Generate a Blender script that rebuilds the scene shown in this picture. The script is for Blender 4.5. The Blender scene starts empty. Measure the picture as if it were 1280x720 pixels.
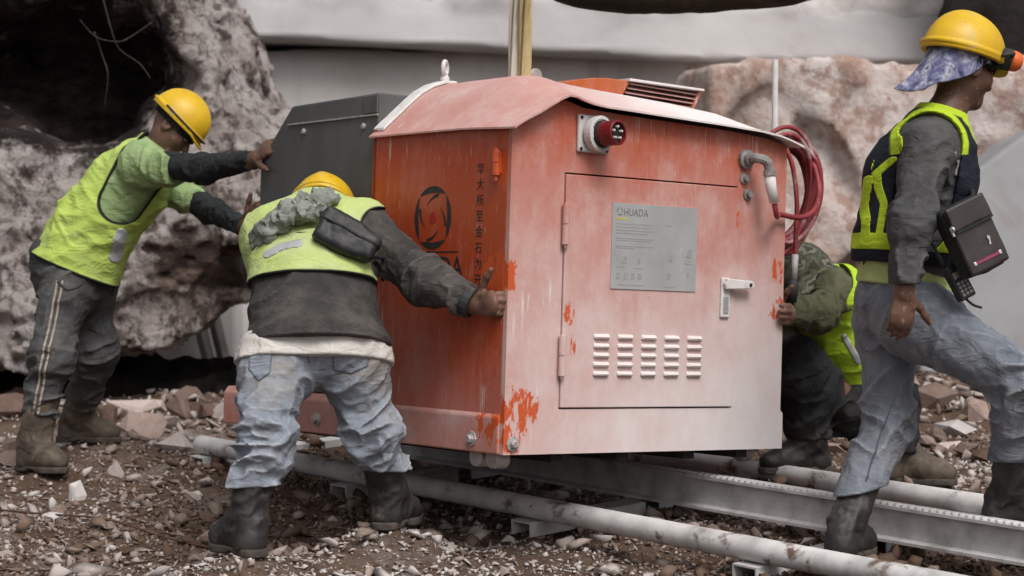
import bpy, bmesh, math, random
import numpy as np
from mathutils import Vector, Matrix

# ------------------------------------------------------------------ camera, sky, sun, exposure
scene = bpy.context.scene
COL = scene.collection
F = 2593.0          # focal length in photograph pixels (1280 wide)
CZ = 0.85           # camera height
cam_d = bpy.data.cameras.new('camera')
cam = bpy.data.objects.new('camera', cam_d); COL.objects.link(cam)
cam.location = (0, 0, CZ); cam.rotation_euler = (math.radians(90), 0, 0)
cam_d.sensor_width = 36.0; cam_d.lens = F / 1280 * 36.0
cam_d.clip_start = 0.1; cam_d.clip_end = 500
cam_d.dof.use_dof = True; cam_d.dof.focus_distance = 6.8; cam_d.dof.aperture_fstop = 4.0
scene.camera = cam

SUN_EL, SUN_AZ = 52.0, 155.0      # azimuth clockwise from +Y: behind the camera, to its right
world = bpy.data.worlds.new('World'); scene.world = world; world.use_nodes = True
wn = world.node_tree; wn.nodes.clear()
wo = wn.nodes.new('ShaderNodeOutputWorld'); bg = wn.nodes.new('ShaderNodeBackground')
sky = wn.nodes.new('ShaderNodeTexSky'); sky.sky_type = 'NISHITA'; sky.sun_disc = False
sky.sun_elevation = math.radians(SUN_EL); sky.sun_rotation = math.radians(SUN_AZ)
sky.air_density = 1.0; sky.dust_density = 6.0; sky.ozone_density = 1.0
hs = wn.nodes.new('ShaderNodeHueSaturation'); hs.inputs['Saturation'].default_value = 0.22
wn.links.new(sky.outputs[0], hs.inputs['Color']); wn.links.new(hs.outputs[0], bg.inputs['Color'])
bg.inputs['Strength'].default_value = 0.098
wn.links.new(bg.outputs[0], wo.inputs['Surface'])
sun_d = bpy.data.lights.new('sun', 'SUN'); sun_d.energy = 1.5; sun_d.angle = math.radians(24); sun_d.color = (1.0, 0.965, 0.93)
sun = bpy.data.objects.new('sun', sun_d); COL.objects.link(sun)
_e, _a = math.radians(SUN_EL), math.radians(SUN_AZ)
sdir = Vector((math.cos(_e)*math.sin(_a), math.cos(_e)*math.cos(_a), math.sin(_e)))
sun.rotation_euler = sdir.to_track_quat('Z', 'Y').to_euler(); sun.location = (0, -5, 12)
vs = scene.view_settings
vs.view_transform = 'Standard'; vs.look = 'None'; vs.gamma = 1.0; vs.use_curve_mapping = False
vs.exposure = 0.32
scene.cycles.use_denoising = True
scene.cycles.max_bounces = 6

# ------------------------------------------------------------------ small maths and noise
f32 = np.float32
def px(x, y, D):
    """point seen at photograph pixel (x, y) at distance D from the camera plane"""
    return np.array([(x-640)/F*D, D, CZ-(y-360)/F*D])
def nrm(v):
    v = np.asarray(v, float); return v/(np.linalg.norm(v)+1e-12)
def _h(a, b, c, s):
    n = (a*np.uint32(73856093)) ^ (b*np.uint32(19349663)) ^ (c*np.uint32(83492791)) ^ np.uint32((s*2654435 + 977) & 0xffffffff)
    n = (n ^ (n >> np.uint32(13)))*np.uint32(1274126177); n ^= n >> np.uint32(16)
    return (n & np.uint32(0xffff)).astype(f32)/f32(32767.5)-f32(1)
def vnoise(P, s=0):
    P = np.asarray(P, f32); fl = np.floor(P); i = fl.astype(np.int32).astype(np.uint32); f = P-fl; f = f*f*(3-2*f)
    x, y, z = i[:, 0], i[:, 1], i[:, 2]; o = np.uint32(1); fx, fy, fz = f[:, 0], f[:, 1], f[:, 2]
    def l(a, b, t): return a+(b-a)*t
    return l(l(l(_h(x, y, z, s), _h(x+o, y, z, s), fx), l(_h(x, y+o, z, s), _h(x+o, y+o, z, s), fx), fy),
             l(l(_h(x, y, z+o, s), _h(x+o, y, z+o, s), fx), l(_h(x, y+o, z+o, s), _h(x+o, y+o, z+o, s), fx), fy), fz)
def fbm(P, oc=4, s=0, g=.5):
    r = 0; a = 1.0
    for k in range(oc):
        r = r+a*vnoise(P*(2.03**k)+k*7.3, s+k); a *= g
    return r
def sst(e0, e1, x):
    t = np.clip((x-e0)/(e1-e0), 0, 1); return t*t*(3-2*t)
def smin(a, b, k):
    h = np.maximum(k-np.abs(a-b), 0)/k
    return np.minimum(a, b)-h*h*k*.25
def smax(a, b, k): return -smin(-a, -b, k)

# ------------------------------------------------------------------ objects
def empty(name, loc=(0, 0, 0), mat=None):
    o = bpy.data.objects.new(name, None); COL.objects.link(o); o.empty_display_size = .1
    if mat is not None: o.matrix_world = mat
    else: o.location = loc
    return o
def tag(o, label=None, cat=None, group=None, kind=None):
    if label: o['label'] = label
    if cat: o['category'] = cat
    if group: o['group'] = group
    if kind: o['kind'] = kind
    return o
def mk_mesh(name, V, faces, smooth=False, attrs=None):
    me = bpy.data.meshes.new(name)
    V = np.asarray(V, f32)
    if isinstance(faces, np.ndarray):
        n, k = faces.shape
        me.vertices.add(len(V)); me.vertices.foreach_set('co', V.ravel())
        me.loops.add(n*k); me.loops.foreach_set('vertex_index', faces.astype(np.int32).ravel())
        me.polygons.add(n); me.polygons.foreach_set('loop_start', np.arange(0, n*k, k, dtype=np.int32))
        me.update(calc_edges=True); me.validate()
    else:
        me.from_pydata([tuple(map(float, v)) for v in V], [], faces); me.update()
    if smooth: me.polygons.foreach_set('use_smooth', np.ones(len(me.polygons), bool))
    for k, v in (attrs or {}).items():
        a = me.attributes.new(k, 'FLOAT', 'POINT'); a.data.foreach_set('value', np.asarray(v, f32))
    return me
def add(name, me, mat=None, parent=None, off=None, loc=None):
    o = bpy.data.objects.new(name, me); COL.objects.link(o)
    if mat is not None and len(me.materials) == 0: me.materials.append(mat)
    if parent is not None: o.parent = parent
    if loc is not None: o.location = loc
    return o

class MB:
    """collects solids and links them as ONE mesh object"""
    def __init__(s): s.V = []; s.Fc = []
    def raw(s, V, fc):
        b = len(s.V); s.V += [tuple(map(float, v)) for v in V]; s.Fc += [tuple(i+b for i in f) for f in fc]; return s
    def box(s, lo, hi, M=None):
        (a, b, c), (d, e, f) = lo, hi
        V = [(a,b,c),(d,b,c),(d,e,c),(a,e,c),(a,b,f),(d,b,f),(d,e,f),(a,e,f)]
        if M is not None: V = [M @ Vector(v) for v in V]
        return s.raw(V, [(0,3,2,1),(4,5,6,7),(0,1,5,4),(1,2,6,5),(2,3,7,6),(3,0,4,7)])
    def prism(s, pts, fn, t0, t1):
        """pts: 2-D outline (counter-clockwise seen from t1), fn(p, q, t) -> xyz"""
        n = len(pts); V = [fn(p, q, t0) for p, q in pts]+[fn(p, q, t1) for p, q in pts]
        return s.raw(V, [tuple(range(n-1, -1, -1)), tuple(range(n, 2*n))]+[(i, (i+1) % n, n+(i+1) % n, n+i) for i in range(n)])
    def tube(s, pts, r, n=8, cap=True):
        pts = [np.asarray(p, float) for p in pts]; m = len(pts)
        rs = r if hasattr(r, '__len__') else [r]*m
        t0 = nrm(pts[1]-pts[0]); up = np.array([0, 0, 1.]) if abs(t0[2]) < .9 else np.array([1., 0, 0])
        e1 = nrm(np.cross(t0, up)); V = []
        for i, p in enumerate(pts):
            t = nrm(pts[min(i+1, m-1)]-pts[max(i-1, 0)]); e1 = nrm(e1-t*np.dot(e1, t)); e2 = np.cross(t, e1)
            for k in range(n):
                a = 2*math.pi*k/n; V.append(p+rs[i]*(math.cos(a)*e1+math.sin(a)*e2))
        fc = [(i*n+k, i*n+(k+1) % n, (i+1)*n+(k+1) % n, (i+1)*n+k) for i in range(m-1) for k in range(n)]
        if cap: fc += [tuple(range(n-1, -1, -1)), tuple((m-1)*n+k for k in range(n))]
        return s.raw(V, fc)
    def lathe(s, prof, org, ax, n=20):
        """prof: list of (radius, distance along ax)"""
        ax = nrm(ax); up = np.array([0, 0, 1.]) if abs(ax[2]) < .9 else np.array([1., 0, 0])
        e1 = nrm(np.cross(up, ax)); e2 = np.cross(ax, e1); V = []; m = len(prof)
        for r, d in prof:
            for k in range(n):
                a = 2*math.pi*k/n; V.append(np.asarray(org)+ax*d+r*(math.cos(a)*e1+math.sin(a)*e2))
        fc = [(i*n+k, i*n+(k+1) % n, (i+1)*n+(k+1) % n, (i+1)*n+k) for i in range(m-1) for k in range(n)]
        fc += [tuple(range(n-1, -1, -1)), tuple((m-1)*n+k for k in range(n))]
        return s.raw(V, fc)
    def build(s, name, mat, parent=None, bevel=0, smooth=False, seg=2, loc=None):
        me = mk_mesh(name, s.V, s.Fc, smooth=smooth); o = add(name, me, mat, parent, loc=loc)
        if bevel:
            b = o.modifiers.new('bevel', 'BEVEL'); b.width = bevel; b.segments = seg; b.limit_method = 'ANGLE'; b.angle_limit = math.radians(35)
        return o
def crom(P, n=8, closed=False):
    P = [np.asarray(p, float) for p in P]; out = []; m = len(P)
    for i in range(m if closed else m-1):
        if closed: a, b, c, d = P[i-1], P[i], P[(i+1) % m], P[(i+2) % m]
        else: a, b, c, d = P[max(i-1, 0)], P[i], P[i+1], P[min(i+2, m-1)]
        for k in range(n):
            t = k/n; out.append(.5*((2*b)+(c-a)*t+(2*a-5*b+4*c-d)*t*t+(3*b-a-3*c+d)*t**3))
    if not closed: out.append(P[-1])
    return out

# ------------------------------------------------------------------ implicit surfaces -> meshes
def nets(fn, lo, hi, h, band=2.2, newton=2):
    """surface nets over fn(P)<0 inside the box lo..hi, cell size h; only blocks near the surface are sampled"""
    lo = np.asarray(lo, float); n = (np.ceil((np.asarray(hi, float)-lo)/(4*h)).astype(int)+1)
    cs = [lo[i]+4*h*(np.arange(n[i])+.5)-.5*h for i in range(3)]
    G = np.stack(np.meshgrid(*cs, indexing='ij'), -1).reshape(-1, 3).astype(f32)
    c = fn(G).reshape(n)
    Fv = np.repeat(np.repeat(np.repeat(c, 4, 0), 4, 1), 4, 2).astype(f32)
    near = np.abs(c) < 4*h*band
    idx = np.argwhere(near)
    loc = np.stack(np.meshgrid(*[np.arange(4)]*3, indexing='ij'), -1).reshape(-1, 3)
    for st in range(0, len(idx), 6000):
        I = (idx[st:st+6000, None, :]*4+loc[None]).reshape(-1, 3)
        Fv[I[:, 0], I[:, 1], I[:, 2]] = fn((lo+I*h).astype(f32))
    Fv[[0, -1]] = np.maximum(Fv[[0, -1]], h*.5); Fv[:, [0, -1]] = np.maximum(Fv[:, [0, -1]], h*.5); Fv[:, :, [0, -1]] = np.maximum(Fv[:, :, [0, -1]], h*.5)
    ins = Fv < 0; N = np.array(Fv.shape)
    s = [slice(0, -1), slice(1, None)]
    cnt = sum(ins[s[a], s[b], s[d]].astype(np.int8) for a in (0, 1) for b in (0, 1) for d in (0, 1))
    act = (cnt > 0) & (cnt < 8); A = np.argwhere(act); vid = np.full(act.shape, -1, np.int64); vid[act] = np.arange(len(A))
    acc = np.zeros((len(A), 3)); num = np.zeros(len(A))
    cor = [(a, b, d) for a in (0, 1) for b in (0, 1) for d in (0, 1)]
    val = {k: Fv[A[:, 0]+k[0], A[:, 1]+k[1], A[:, 2]+k[2]] for k in cor}
    for k in cor:
        for ax in range(3):
            if k[ax] == 0:
                k2 = list(k); k2[ax] = 1; k2 = tuple(k2); a, b = val[k], val[k2]
                m = (a < 0) != (b < 0); t = np.where(m, a/(a-b+1e-12), 0)
                p = np.tile(np.array(k, float), (len(A), 1)); p[:, ax] += t
                acc[m] += p[m]; num[m] += 1
    V = lo+(A+acc/num[:, None])*h
    quads = []
    for ax in range(3):
        b, d = [(1, 2), (2, 0), (0, 1)][ax]
        sl0 = [slice(1, -1)]*3; sl1 = [slice(1, -1)]*3; sl0[ax] = slice(0, -1); sl1[ax] = slice(1, None)
        i0 = ins[tuple(sl0)]; i1 = ins[tuple(sl1)]; E = np.argwhere(i0 != i1); off = np.array([1, 1, 1]); off[ax] = 0; E = E+off
        st = ins[E[:, 0], E[:, 1], E[:, 2]]
        def cell(db, dd):
            q = E.copy(); q[:, b] -= db; q[:, d] -= dd; return vid[q[:, 0], q[:, 1], q[:, 2]]
        Q = np.stack([cell(1, 1), cell(0, 1), cell(0, 0), cell(1, 0)], 1)
        Q[~st] = Q[~st][:, ::-1]; quads.append(Q)
    Q = np.concatenate(quads); Q = Q[(Q >= 0).all(1)]
    for _ in range(newton):
        e = h*.35; f0 = fn(V.astype(f32)); g = np.stack([fn((V+np.eye(3)[i]*e).astype(f32))-f0 for i in range(3)], 1)/e
        gl = np.maximum((g*g).sum(1), .15); st = -(f0/gl)[:, None]*g
        ln = np.linalg.norm(st, axis=1, keepdims=True); V = V+st*np.minimum(1, .6*h/(ln+1e-9))
    return V, Q

# ------------------------------------------------------------------ materials
def new_mat(name):
    m = bpy.data.materials.new(name); m.use_nodes = True; nt = m.node_tree; nt.nodes.clear()
    out = nt.nodes.new('ShaderNodeOutputMaterial'); b = nt.nodes.new('ShaderNodeBsdfPrincipled')
    nt.links.new(b.outputs[0], out.inputs['Surface']); return m, nt, b
class NT:
    def __init__(s, nt): s.nt = nt
    def n(s, t, **kw):
        nd = s.nt.nodes.new(t)
        for k, v in kw.items(): setattr(nd, k, v)
        return nd
    def put(s, nd, i, v):
        if hasattr(v, 'is_output'): s.nt.links.new(v, nd.inputs[i])
        elif v is not None: nd.inputs[i].default_value = v
    def math(s, op, a, b=None, c=None, clamp=False):
        nd = s.n('ShaderNodeMath', operation=op); nd.use_clamp = clamp
        for i, v in enumerate((a, b, c)):
            if v is not None: s.put(nd, i, v)
        return nd.outputs[0]
    def coord(s, scale=(1, 1, 1), kind='Object', rot=(0, 0, 0), loc=(0, 0, 0)):
        t = s.n('ShaderNodeTexCoord'); m = s.n('ShaderNodeMapping'); s.nt.links.new(t.outputs[kind], m.inputs[0])
        m.inputs['Scale'].default_value = scale; m.inputs['Rotation'].default_value = rot; m.inputs['Location'].default_value = loc
        return m.outputs[0]
    def noise(s, vec, scale, detail=6, rough=.55, dist=0):
        nd = s.n('ShaderNodeTexNoise'); s.put(nd, 'Vector', vec); nd.inputs['Scale'].default_value = scale
        nd.inputs['Detail'].default_value = detail; nd.inputs['Roughness'].default_value = rough; nd.inputs['Distortion'].default_value = dist
        return nd.outputs['Fac']
    def ramp(s, fac, stops, interp='LINEAR'):
        nd = s.n('ShaderNodeValToRGB'); nd.color_ramp.interpolation = interp; el = nd.color_ramp.elements
        while len(el) > 1: el.remove(el[-1])
        for i, (p, c) in enumerate(stops):
            e = el[0] if i == 0 else el.new(p)
            e.position = p; e.color = (c, c, c, 1) if not hasattr(c, '__len__') else (*c[:3], 1)
        s.put(nd, 0, fac); return nd.outputs[0]
    def step(s, fac, a, b): return s.ramp(fac, [(a, 0.0), (b, 1.0)])
    def mix(s, fac, a, b, mode='MIX'):
        nd = s.n('ShaderNodeMix', data_type='RGBA', blend_type=mode); s.put(nd, 'Factor', fac)
        for i, v in ((6, a), (7, b)):
            if hasattr(v, 'is_output'): s.nt.links.new(v, nd.inputs[i])
            else: nd.inputs[i].default_value = (*v[:3], 1)
        return nd.outputs[2]
    def attr(s, name):
        nd = s.n('ShaderNodeAttribute', attribute_name=name); return nd.outputs['Fac']
    def bump(s, height, strength, dist, normal=None):
        nd = s.n('ShaderNodeBump'); nd.inputs['Strength'].default_value = strength; nd.inputs['Distance'].default_value = dist
        s.put(nd, 'Height', height)
        if normal is not None: s.put(nd, 'Normal', normal)
        return nd.outputs[0]
    def xyz(s, vec):
        nd = s.n('ShaderNodeSeparateXYZ'); s.put(nd, 0, vec); return nd.outputs
    def rand(s): return s.n('ShaderNodeObjectInfo').outputs['Random']
def simple(name, stops, scale=8, rough=.7, metal=0, bump=.15, bscale=60, bdist=.004, stretch=(1, 1, 1), detail=6, spots=None, spec=.4):
    """noise-coloured material: ramp over noise, fine bump, optional second colour in patches (colour, lo, hi, scale)"""
    m, nt, b = new_mat(name); N = NT(nt); c = N.coord(stretch)
    col = N.ramp(N.noise(c, scale, detail, .6), stops)
    if spots:
        for sc_, lo_, hi_, ss_ in spots: col = N.mix(N.step(N.noise(N.coord((1, 1, 1), loc=(3.1, 1.7, ss_)), ss_, 6, .65), lo_, hi_), col, sc_)
    nt.links.new(col, b.inputs['Base Color'])
    rv = N.math('MULTIPLY_ADD', N.noise(c, scale*3, 4), .3, rough-.15, clamp=True)
    nt.links.new(rv, b.inputs['Roughness']); b.inputs['Metallic'].default_value = metal
    b.inputs['Specular IOR Level'].default_value = spec
    if bump: nt.links.new(N.bump(N.noise(c, bscale, 6, .65), bump, bdist), b.inputs['Normal'])
    return m
# ------------------------------------------------------------------ ground, rock and quarry walls (the setting)
random.seed(4); rng = np.random.default_rng(4)
FEET = [(1.05, 6.42, .003), (-.84, 6.40, .022), (-.41, 6.80, .058), (-1.93, 8.4, .108), (-1.78, 8.9, .185), (1.11, 7.9, .149), (1.49, 7.8, .112)]
def g0(x, y):
    x = np.asarray(x, float); y = np.asarray(y, float)
    yy = np.where(y < 11.2, np.maximum(y, 3.5), 11.2-.5*np.minimum(y-11.2, 2.5))
    b = -.060+.019*(np.clip(x, -4, 5)-1.05)+.077*(yy-6.4)
    b = b+.10*sst(1.2, 3.2, x)*sst(8.2, 10.5, y)
    P = np.stack([np.ravel(x), np.ravel(y), np.zeros(np.size(x))], 1)
    w = .034*fbm(P*1.1, 2, 11)+.016*fbm(P*4.5, 3, 12)
    return b+w.reshape(np.shape(b))
_fc = [(fx, fy, fz-float(g0(np.array([fx]), np.array([fy]))[0])) for fx, fy, fz in FEET]
def gz(x, y):
    z = g0(x, y)
    for fx, fy, d in _fc: z = z+d*np.exp(-((x-fx)**2+(y-fy)**2)/.22**2)
    return z
def gd(x, y):
    P = np.stack([np.ravel(x), np.ravel(y), np.zeros(np.size(x))], 1); return (.011*fbm(P*11, 2, 21)+.008*np.abs(vnoise(P*27, 23))).reshape(np.shape(x))
def gz1(x, y): x, y = np.array([x], float), np.array([y], float); return float((gz(x, y)+gd(x, y))[0])
def spaced(lo, a, b, hi, step):
    out = list(np.arange(a, b, step)); d = step; p = a
    while p > lo: d *= 1.35; p -= d; out.insert(0, p)
    d = step; p = out[-1]
    while p < hi: d *= 1.35; p += d; out.append(p)
    return np.array(out)
gx = spaced(-80, -2.9, 3.2, 80, .025); gy = spaced(-60, 5.4, 11.6, 90, .025)
X, Y = np.meshgrid(gx, gy, indexing='ij')
P3 = np.stack([X.ravel(), Y.ravel(), 0*X.ravel()], 1)
Z = gz(X, Y)+gd(X, Y)*((Y < 12) & (np.abs(X) < 4))
nx, ny = len(gx), len(gy); I = np.arange(nx*ny).reshape(nx, ny)
Q = np.stack([I[:-1, :-1], I[1:, :-1], I[1:, 1:], I[:-1, 1:]], -1).reshape(-1, 4)
m, nt, b = new_mat('quarry_dirt'); N = NT(nt); c = N.coord()
col = N.ramp(N.noise(c, 2.2, 8, .65), [(.3, (.105, .064, .045)), (.48, (.17, .113, .083)), (.62, (.24, .17, .133)), (.8, (.33, .26, .22))])
col = N.mix(N.step(N.noise(c, 28, 5, .7), .45, .7), col, (.10, .055, .038))
col = N.mix(N.math('MULTIPLY', N.step(N.noise(N.coord(loc=(5, 2, 0)), 1.6, 7, .7), .52, .66), N.step(N.noise(c, 40, 4, .7), .35, .62)), col, (.46, .41, .39))
nt.links.new(col, b.inputs['Base Color']); b.inputs['Roughness'].default_value = .95; b.inputs['Specular IOR Level'].default_value = .15
nt.links.new(N.bump(N.noise(c, 75, 9, .8), 1.0, .02), b.inputs['Normal'])
M_DIRT = m
o = add('ground', mk_mesh('ground', np.stack([X.ravel(), Y.ravel(), Z.ravel()], 1), Q, smooth=True), m); tag(o, kind='structure')

def stone_mat(name, stops, bump=.5):
    m, nt, b = new_mat(name); N = NT(nt); c = N.coord()
    r = N.rand(); f = N.math('ADD', N.math('MULTIPLY', N.noise(c, 14, 6, .65), .55), N.math('MULTIPLY', r, .6))
    col = N.ramp(f, stops)
    nt.links.new(col, b.inputs['Base Color']); b.inputs['Roughness'].default_value = .9; b.inputs['Specular IOR Level'].default_value = .25
    nt.links.new(N.bump(N.noise(c, 60, 6, .7), bump, .006), b.inputs['Normal']); return m
PALE = [(.2, (.09, .058, .044)), (.5, (.19, .135, .11)), (.7, (.32, .255, .23)), (.9, (.50, .45, .44))]
M_STONE = stone_mat('loose_stone', PALE)
def hull(seed, n=16, sq=(1, .8, .6), sub=0):
    r = np.random.default_rng(seed); p = r.normal(size=(n, 3)); p /= np.linalg.norm(p, axis=1)[:, None]
    p = p*np.array(sq)*r.uniform(.75, 1.1, (n, 1))
    bm = bmesh.new()
    for v in p: bm.verts.new(v)
    bmesh.ops.convex_hull(bm, input=bm.verts[:])
    for v in [v for v in bm.verts if not v.link_faces]: bm.verts.remove(v)
    if sub:
        bmesh.ops.subdivide_edges(bm, edges=bm.edges[:], cuts=sub, use_grid_fill=True)
        bmesh.ops.triangulate(bm, faces=bm.faces[:])
        co = np.array([v.co[:] for v in bm.verts]); d = .07*fbm(co*3+seed, 3, seed)+.03*vnoise(co*11, seed)
        for v, k in zip(bm.verts, d): v.co *= 1+float(k)
    bm.verts.index_update()
    V = np.array([v.co[:] for v in bm.verts]); Fc = [[v.index for v in f.verts] for f in bm.faces]; bm.free(); return V, Fc
TPL = [hull(100+k, 7+k % 4, (1, random.uniform(.5, .95), random.uniform(.28, .6))) for k in range(10)]
def rot3(r):
    q = r.normal(size=4); q /= np.linalg.norm(q); w, x, y, z = q
    return np.array([[1-2*(y*y+z*z), 2*(x*y-z*w), 2*(x*z+y*w)], [2*(x*y+z*w), 1-2*(x*x+z*z), 2*(y*z-x*w)], [2*(x*z-y*w), 2*(y*z+x*w), 1-2*(x*x+y*y)]])
# crushed stone: past counting, one object
def scatter(name, n, smin_, smax_, seed, stops, ymin, ymax, powr, label):
    r = np.random.default_rng(seed); Vs = []; Fs = []; T = []; base = 0
    y = r.uniform(ymin, ymax, n*2); x = r.uniform(-1, 1, n*2)*(.27*y+.45)
    dn = vnoise(np.stack([x*1.6, y*1.6, 0*x], 1), 77); k = r.uniform(-1, .8, n*2) < dn*.8+.55; x, y = x[k][:n], y[k][:n]
    s = smin_*(smax_/smin_)**(r.uniform(0, 1, len(x))**powr); z = gz(x, y)+gd(x, y)+.25*s
    tone = np.clip(.44+.5*vnoise(np.stack([x*1.1+9, y*1.1, 0*x], 1), 31)+.22*sst(7.4, 6.2, y)*(x < .3)+r.normal(0, .26, len(x)), 0, 1)
    for i in range(len(x)):
        V, Fc = TPL[r.integers(10)]; R = rot3(r)
        Vs.append((V*s[i]) @ R.T*np.array([1, 1, .75])+np.array([x[i], y[i], z[i]])); Fs.append(np.array(Fc)+base); base += len(V); T.append(np.full(len(V), tone[i]))
    m, nt, b = new_mat(name+'_mat'); N = NT(nt); c = N.coord()
    col = N.ramp(N.math('ADD', N.math('MULTIPLY', N.attr('tone'), .8), N.math('MULTIPLY', N.noise(c, 50, 4, .7), .3)), stops)
    nt.links.new(col, b.inputs['Base Color']); b.inputs['Roughness'].default_value = .93; b.inputs['Specular IOR Level'].default_value = .2
    nt.links.new(N.bump(N.noise(c, 150, 4, .7), .4, .003), b.inputs['Normal'])
    o = add(name, mk_mesh(name, np.concatenate(Vs), np.concatenate(Fs), attrs={'tone': np.concatenate(T)}), m)
    tag(o, label, 'gravel', kind='stuff')
GST = [(.2, (.105, .066, .047)), (.42, (.17, .117, .09)), (.6, (.26, .20, .172)), (.78, (.38, .325, .30)), (1, (.52, .475, .455))]
scatter('gravel', 52000, .0045, .024, 5, GST, 5.4, 9.4, 1.7, 'brown and white crushed stone strewn over the quarry floor')
scatter('rubble', 6000, .018, .075, 6, GST, 6.0, 11.6, 2.6, 'loose broken stone lying over the quarry floor')

RAILP = np.array([-1.322, 8.8]); RAILD = nrm(np.array([.669, -.743])); RAILN = np.array([.743, .669])
def clear_of(x, y, rad):
    d = np.array([x, y])-RAILP; n = d @ RAILN; t = d @ RAILD
    if t > -.1 and any(abs(n-k) < rad+.06 for k in (0, .60, 1.1)): return False
    if t > -.1 and any(abs(t-k) < rad+.06 for k in (.06, 1.06, 2.1, 3.16)) and -.1 < n < 1.2: return False
    return all((x-fx)**2+(y-fy)**2 > (rad+.17)**2 for fx, fy, _ in FEET)
STM = [mk_mesh('stone', *hull(300+k, 12, (1, random.uniform(.65, .95), random.uniform(.45, .75)), sub=2)) for k in range(9)]
for me in STM: me.materials.append(M_STONE)
r = np.random.default_rng(9); cnt = 0; placed = []
while cnt < 230:
    y = r.uniform(6.0, 11.2); x = r.uniform(-1, 1)*(.255*y); s = .024+.075*r.uniform()**2.4*(.55+.09*(y-6)*2)
    if y < 7.3 and s > .055: continue
    if not clear_of(x, y, s) or any((x-a)**2+(y-b_)**2 < (s+c_)**2 for a, b_, c_ in placed): continue
    placed.append((x, y, s)); o = add('stone', STM[int(r.integers(9))])
    o.location = (x, y, gz1(x, y)+.22*s); o.scale = (s, s, s); o.rotation_euler = (r.uniform(-.4, .4), r.uniform(-.4, .4), r.uniform(0, 6.28))
    nn_ = (np.array([x, y])-RAILP) @ RAILN
    zone = 'in front of the near pipe rail' if nn_ < 0 and y < 8 else 'on the left below the outcrop' if nn_ < 0 else 'between the two pipe rails' if nn_ < 1.1 else 'beyond the far pipe rail'
    tag(o, 'small angular stone lying loose '+zone, 'stone', 'loose stones '+zone); cnt += 1
def bigrock(name, seed, p, size, rz, stops, label, sub=4, tilt=(0, 0), sink=.25, n=18):
    V, Fc = hull(seed, n, size, sub=sub); x, y = p[0], p[1]
    z = gz1(x, y)+size[2]*(1-2*sink)*.8
    o = add(name, mk_mesh(name, V, Fc), stone_mat(name+'_mat', stops, .8)); o.location = (x, y, z); o.rotation_euler = (*tilt, rz)
    tag(o, label, 'rock'); return o
PINK = [(.2, (.20, .13, .105)), (.5, (.36, .27, .235)), (.75, (.50, .41, .37))]
BRN = [(.2, (.07, .042, .032)), (.5, (.13, .083, .066)), (.8, (.22, .16, .135))]
WHT = [(.2, (.36, .32, .31)), (.6, (.55, .51, .50)), (.9, (.68, .65, .64))]
bigrock('rock', 511, px(182, 505, 9.7), (.15, .10, .10), .3, PINK, 'large pale pink angular rock on the ground behind the left worker\'s boots', tilt=(.35, .1))
bigrock('rock', 523, px(170, 480, 10.4), (.19, .13, .06), .1, PINK, 'flat pale slab of rock half buried under the big outcrop', sink=.1)
bigrock('rock', 537, px(222, 487, 10.2), (.09, .09, .075), .5, BRN, 'square brown block of rock beside the flat pale slab', sink=.1, n=12)
bigrock('rock', 547, px(137, 480, 10.1), (.09, .08, .08), 1.2, BRN, 'dark brown lump of rock left of the flat pale slab', sink=.2)
bigrock('rock', 551, px(95, 588, 8.15), (.045, .035, .06), .4, WHT, 'upright white chunk of rock at the toe of the left worker\'s boot', sub=3)
bigrock('rock', 557, px(66, 629, 7.55), (.055, .035, .028), -.2, WHT, 'flat white stone lying below the left worker\'s front boot', sub=3)
bigrock('rock', 563, px(1222, 497, 9.6), (.11, .09, .08), .9, PINK, 'pale pink rock in the rubble right of the walking worker\'s standing leg', sub=3)
bigrock('rock', 569, px(1160, 478, 10.0), (.16, .10, .09), .2, BRN, 'long brown rock in the rubble between the walking worker\'s legs', sub=3)
bigrock('rock', 571, px(1185, 545, 8.9), (.10, .06, .05), .4, PINK, 'broad pinkish rock on the rubble above the far pipe', sub=3)
bigrock('rock', 577, px(20, 460, 10.6), (.22, .14, .09), .1, BRN, 'low brown rock at the left edge under the outcrop', sub=3)

for k, (qx, qy, qd, sz, rz, st_, lb) in enumerate([
    (262, 492, 10.3, (.10, .07, .05), .3, BRN, 'low brown slab of rock between the outcrop and the stooping worker\'s leg'),
    (110, 505, 9.6, (.12, .08, .06), 1.0, BRN, 'brown slab of rock behind the left worker\'s legs'),
    (215, 528, 9.2, (.08, .05, .04), .2, BRN, 'small brown slab right of the left worker\'s far boot'),
    (1250, 470, 10.4, (.20, .12, .10), .2, PINK, 'biggest pale rock in the rubble at the right edge'),
    (1190, 520, 9.3, (.13, .08, .05), 2.0, WHT, 'flat whitish slab in the rubble between the walking worker\'s legs'),
    (1030, 545, 9.0, (.11, .07, .05), 2.4, PINK, 'flat pinkish slab behind the crouching worker\'s boots'),
    (1228, 570, 8.6, (.09, .06, .05), .7, BRN, 'brown rock just above the far pipe at the right'),
    (1165, 600, 8.1, (.07, .045, .035), 1.7, PINK, 'small pinkish slab right of the crouching worker\'s far boot'),
    (20, 540, 9.2, (.09, .06, .05), .7, BRN, 'brown lump of rock at the left edge beside the left worker')]):
    bigrock('rock', 611+7*k, px(qx, qy, qd), sz, rz, st_, lb, sub=3, tilt=(.15*math.sin(k*2.1), .15*math.cos(k*1.7)), n=13)
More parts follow.
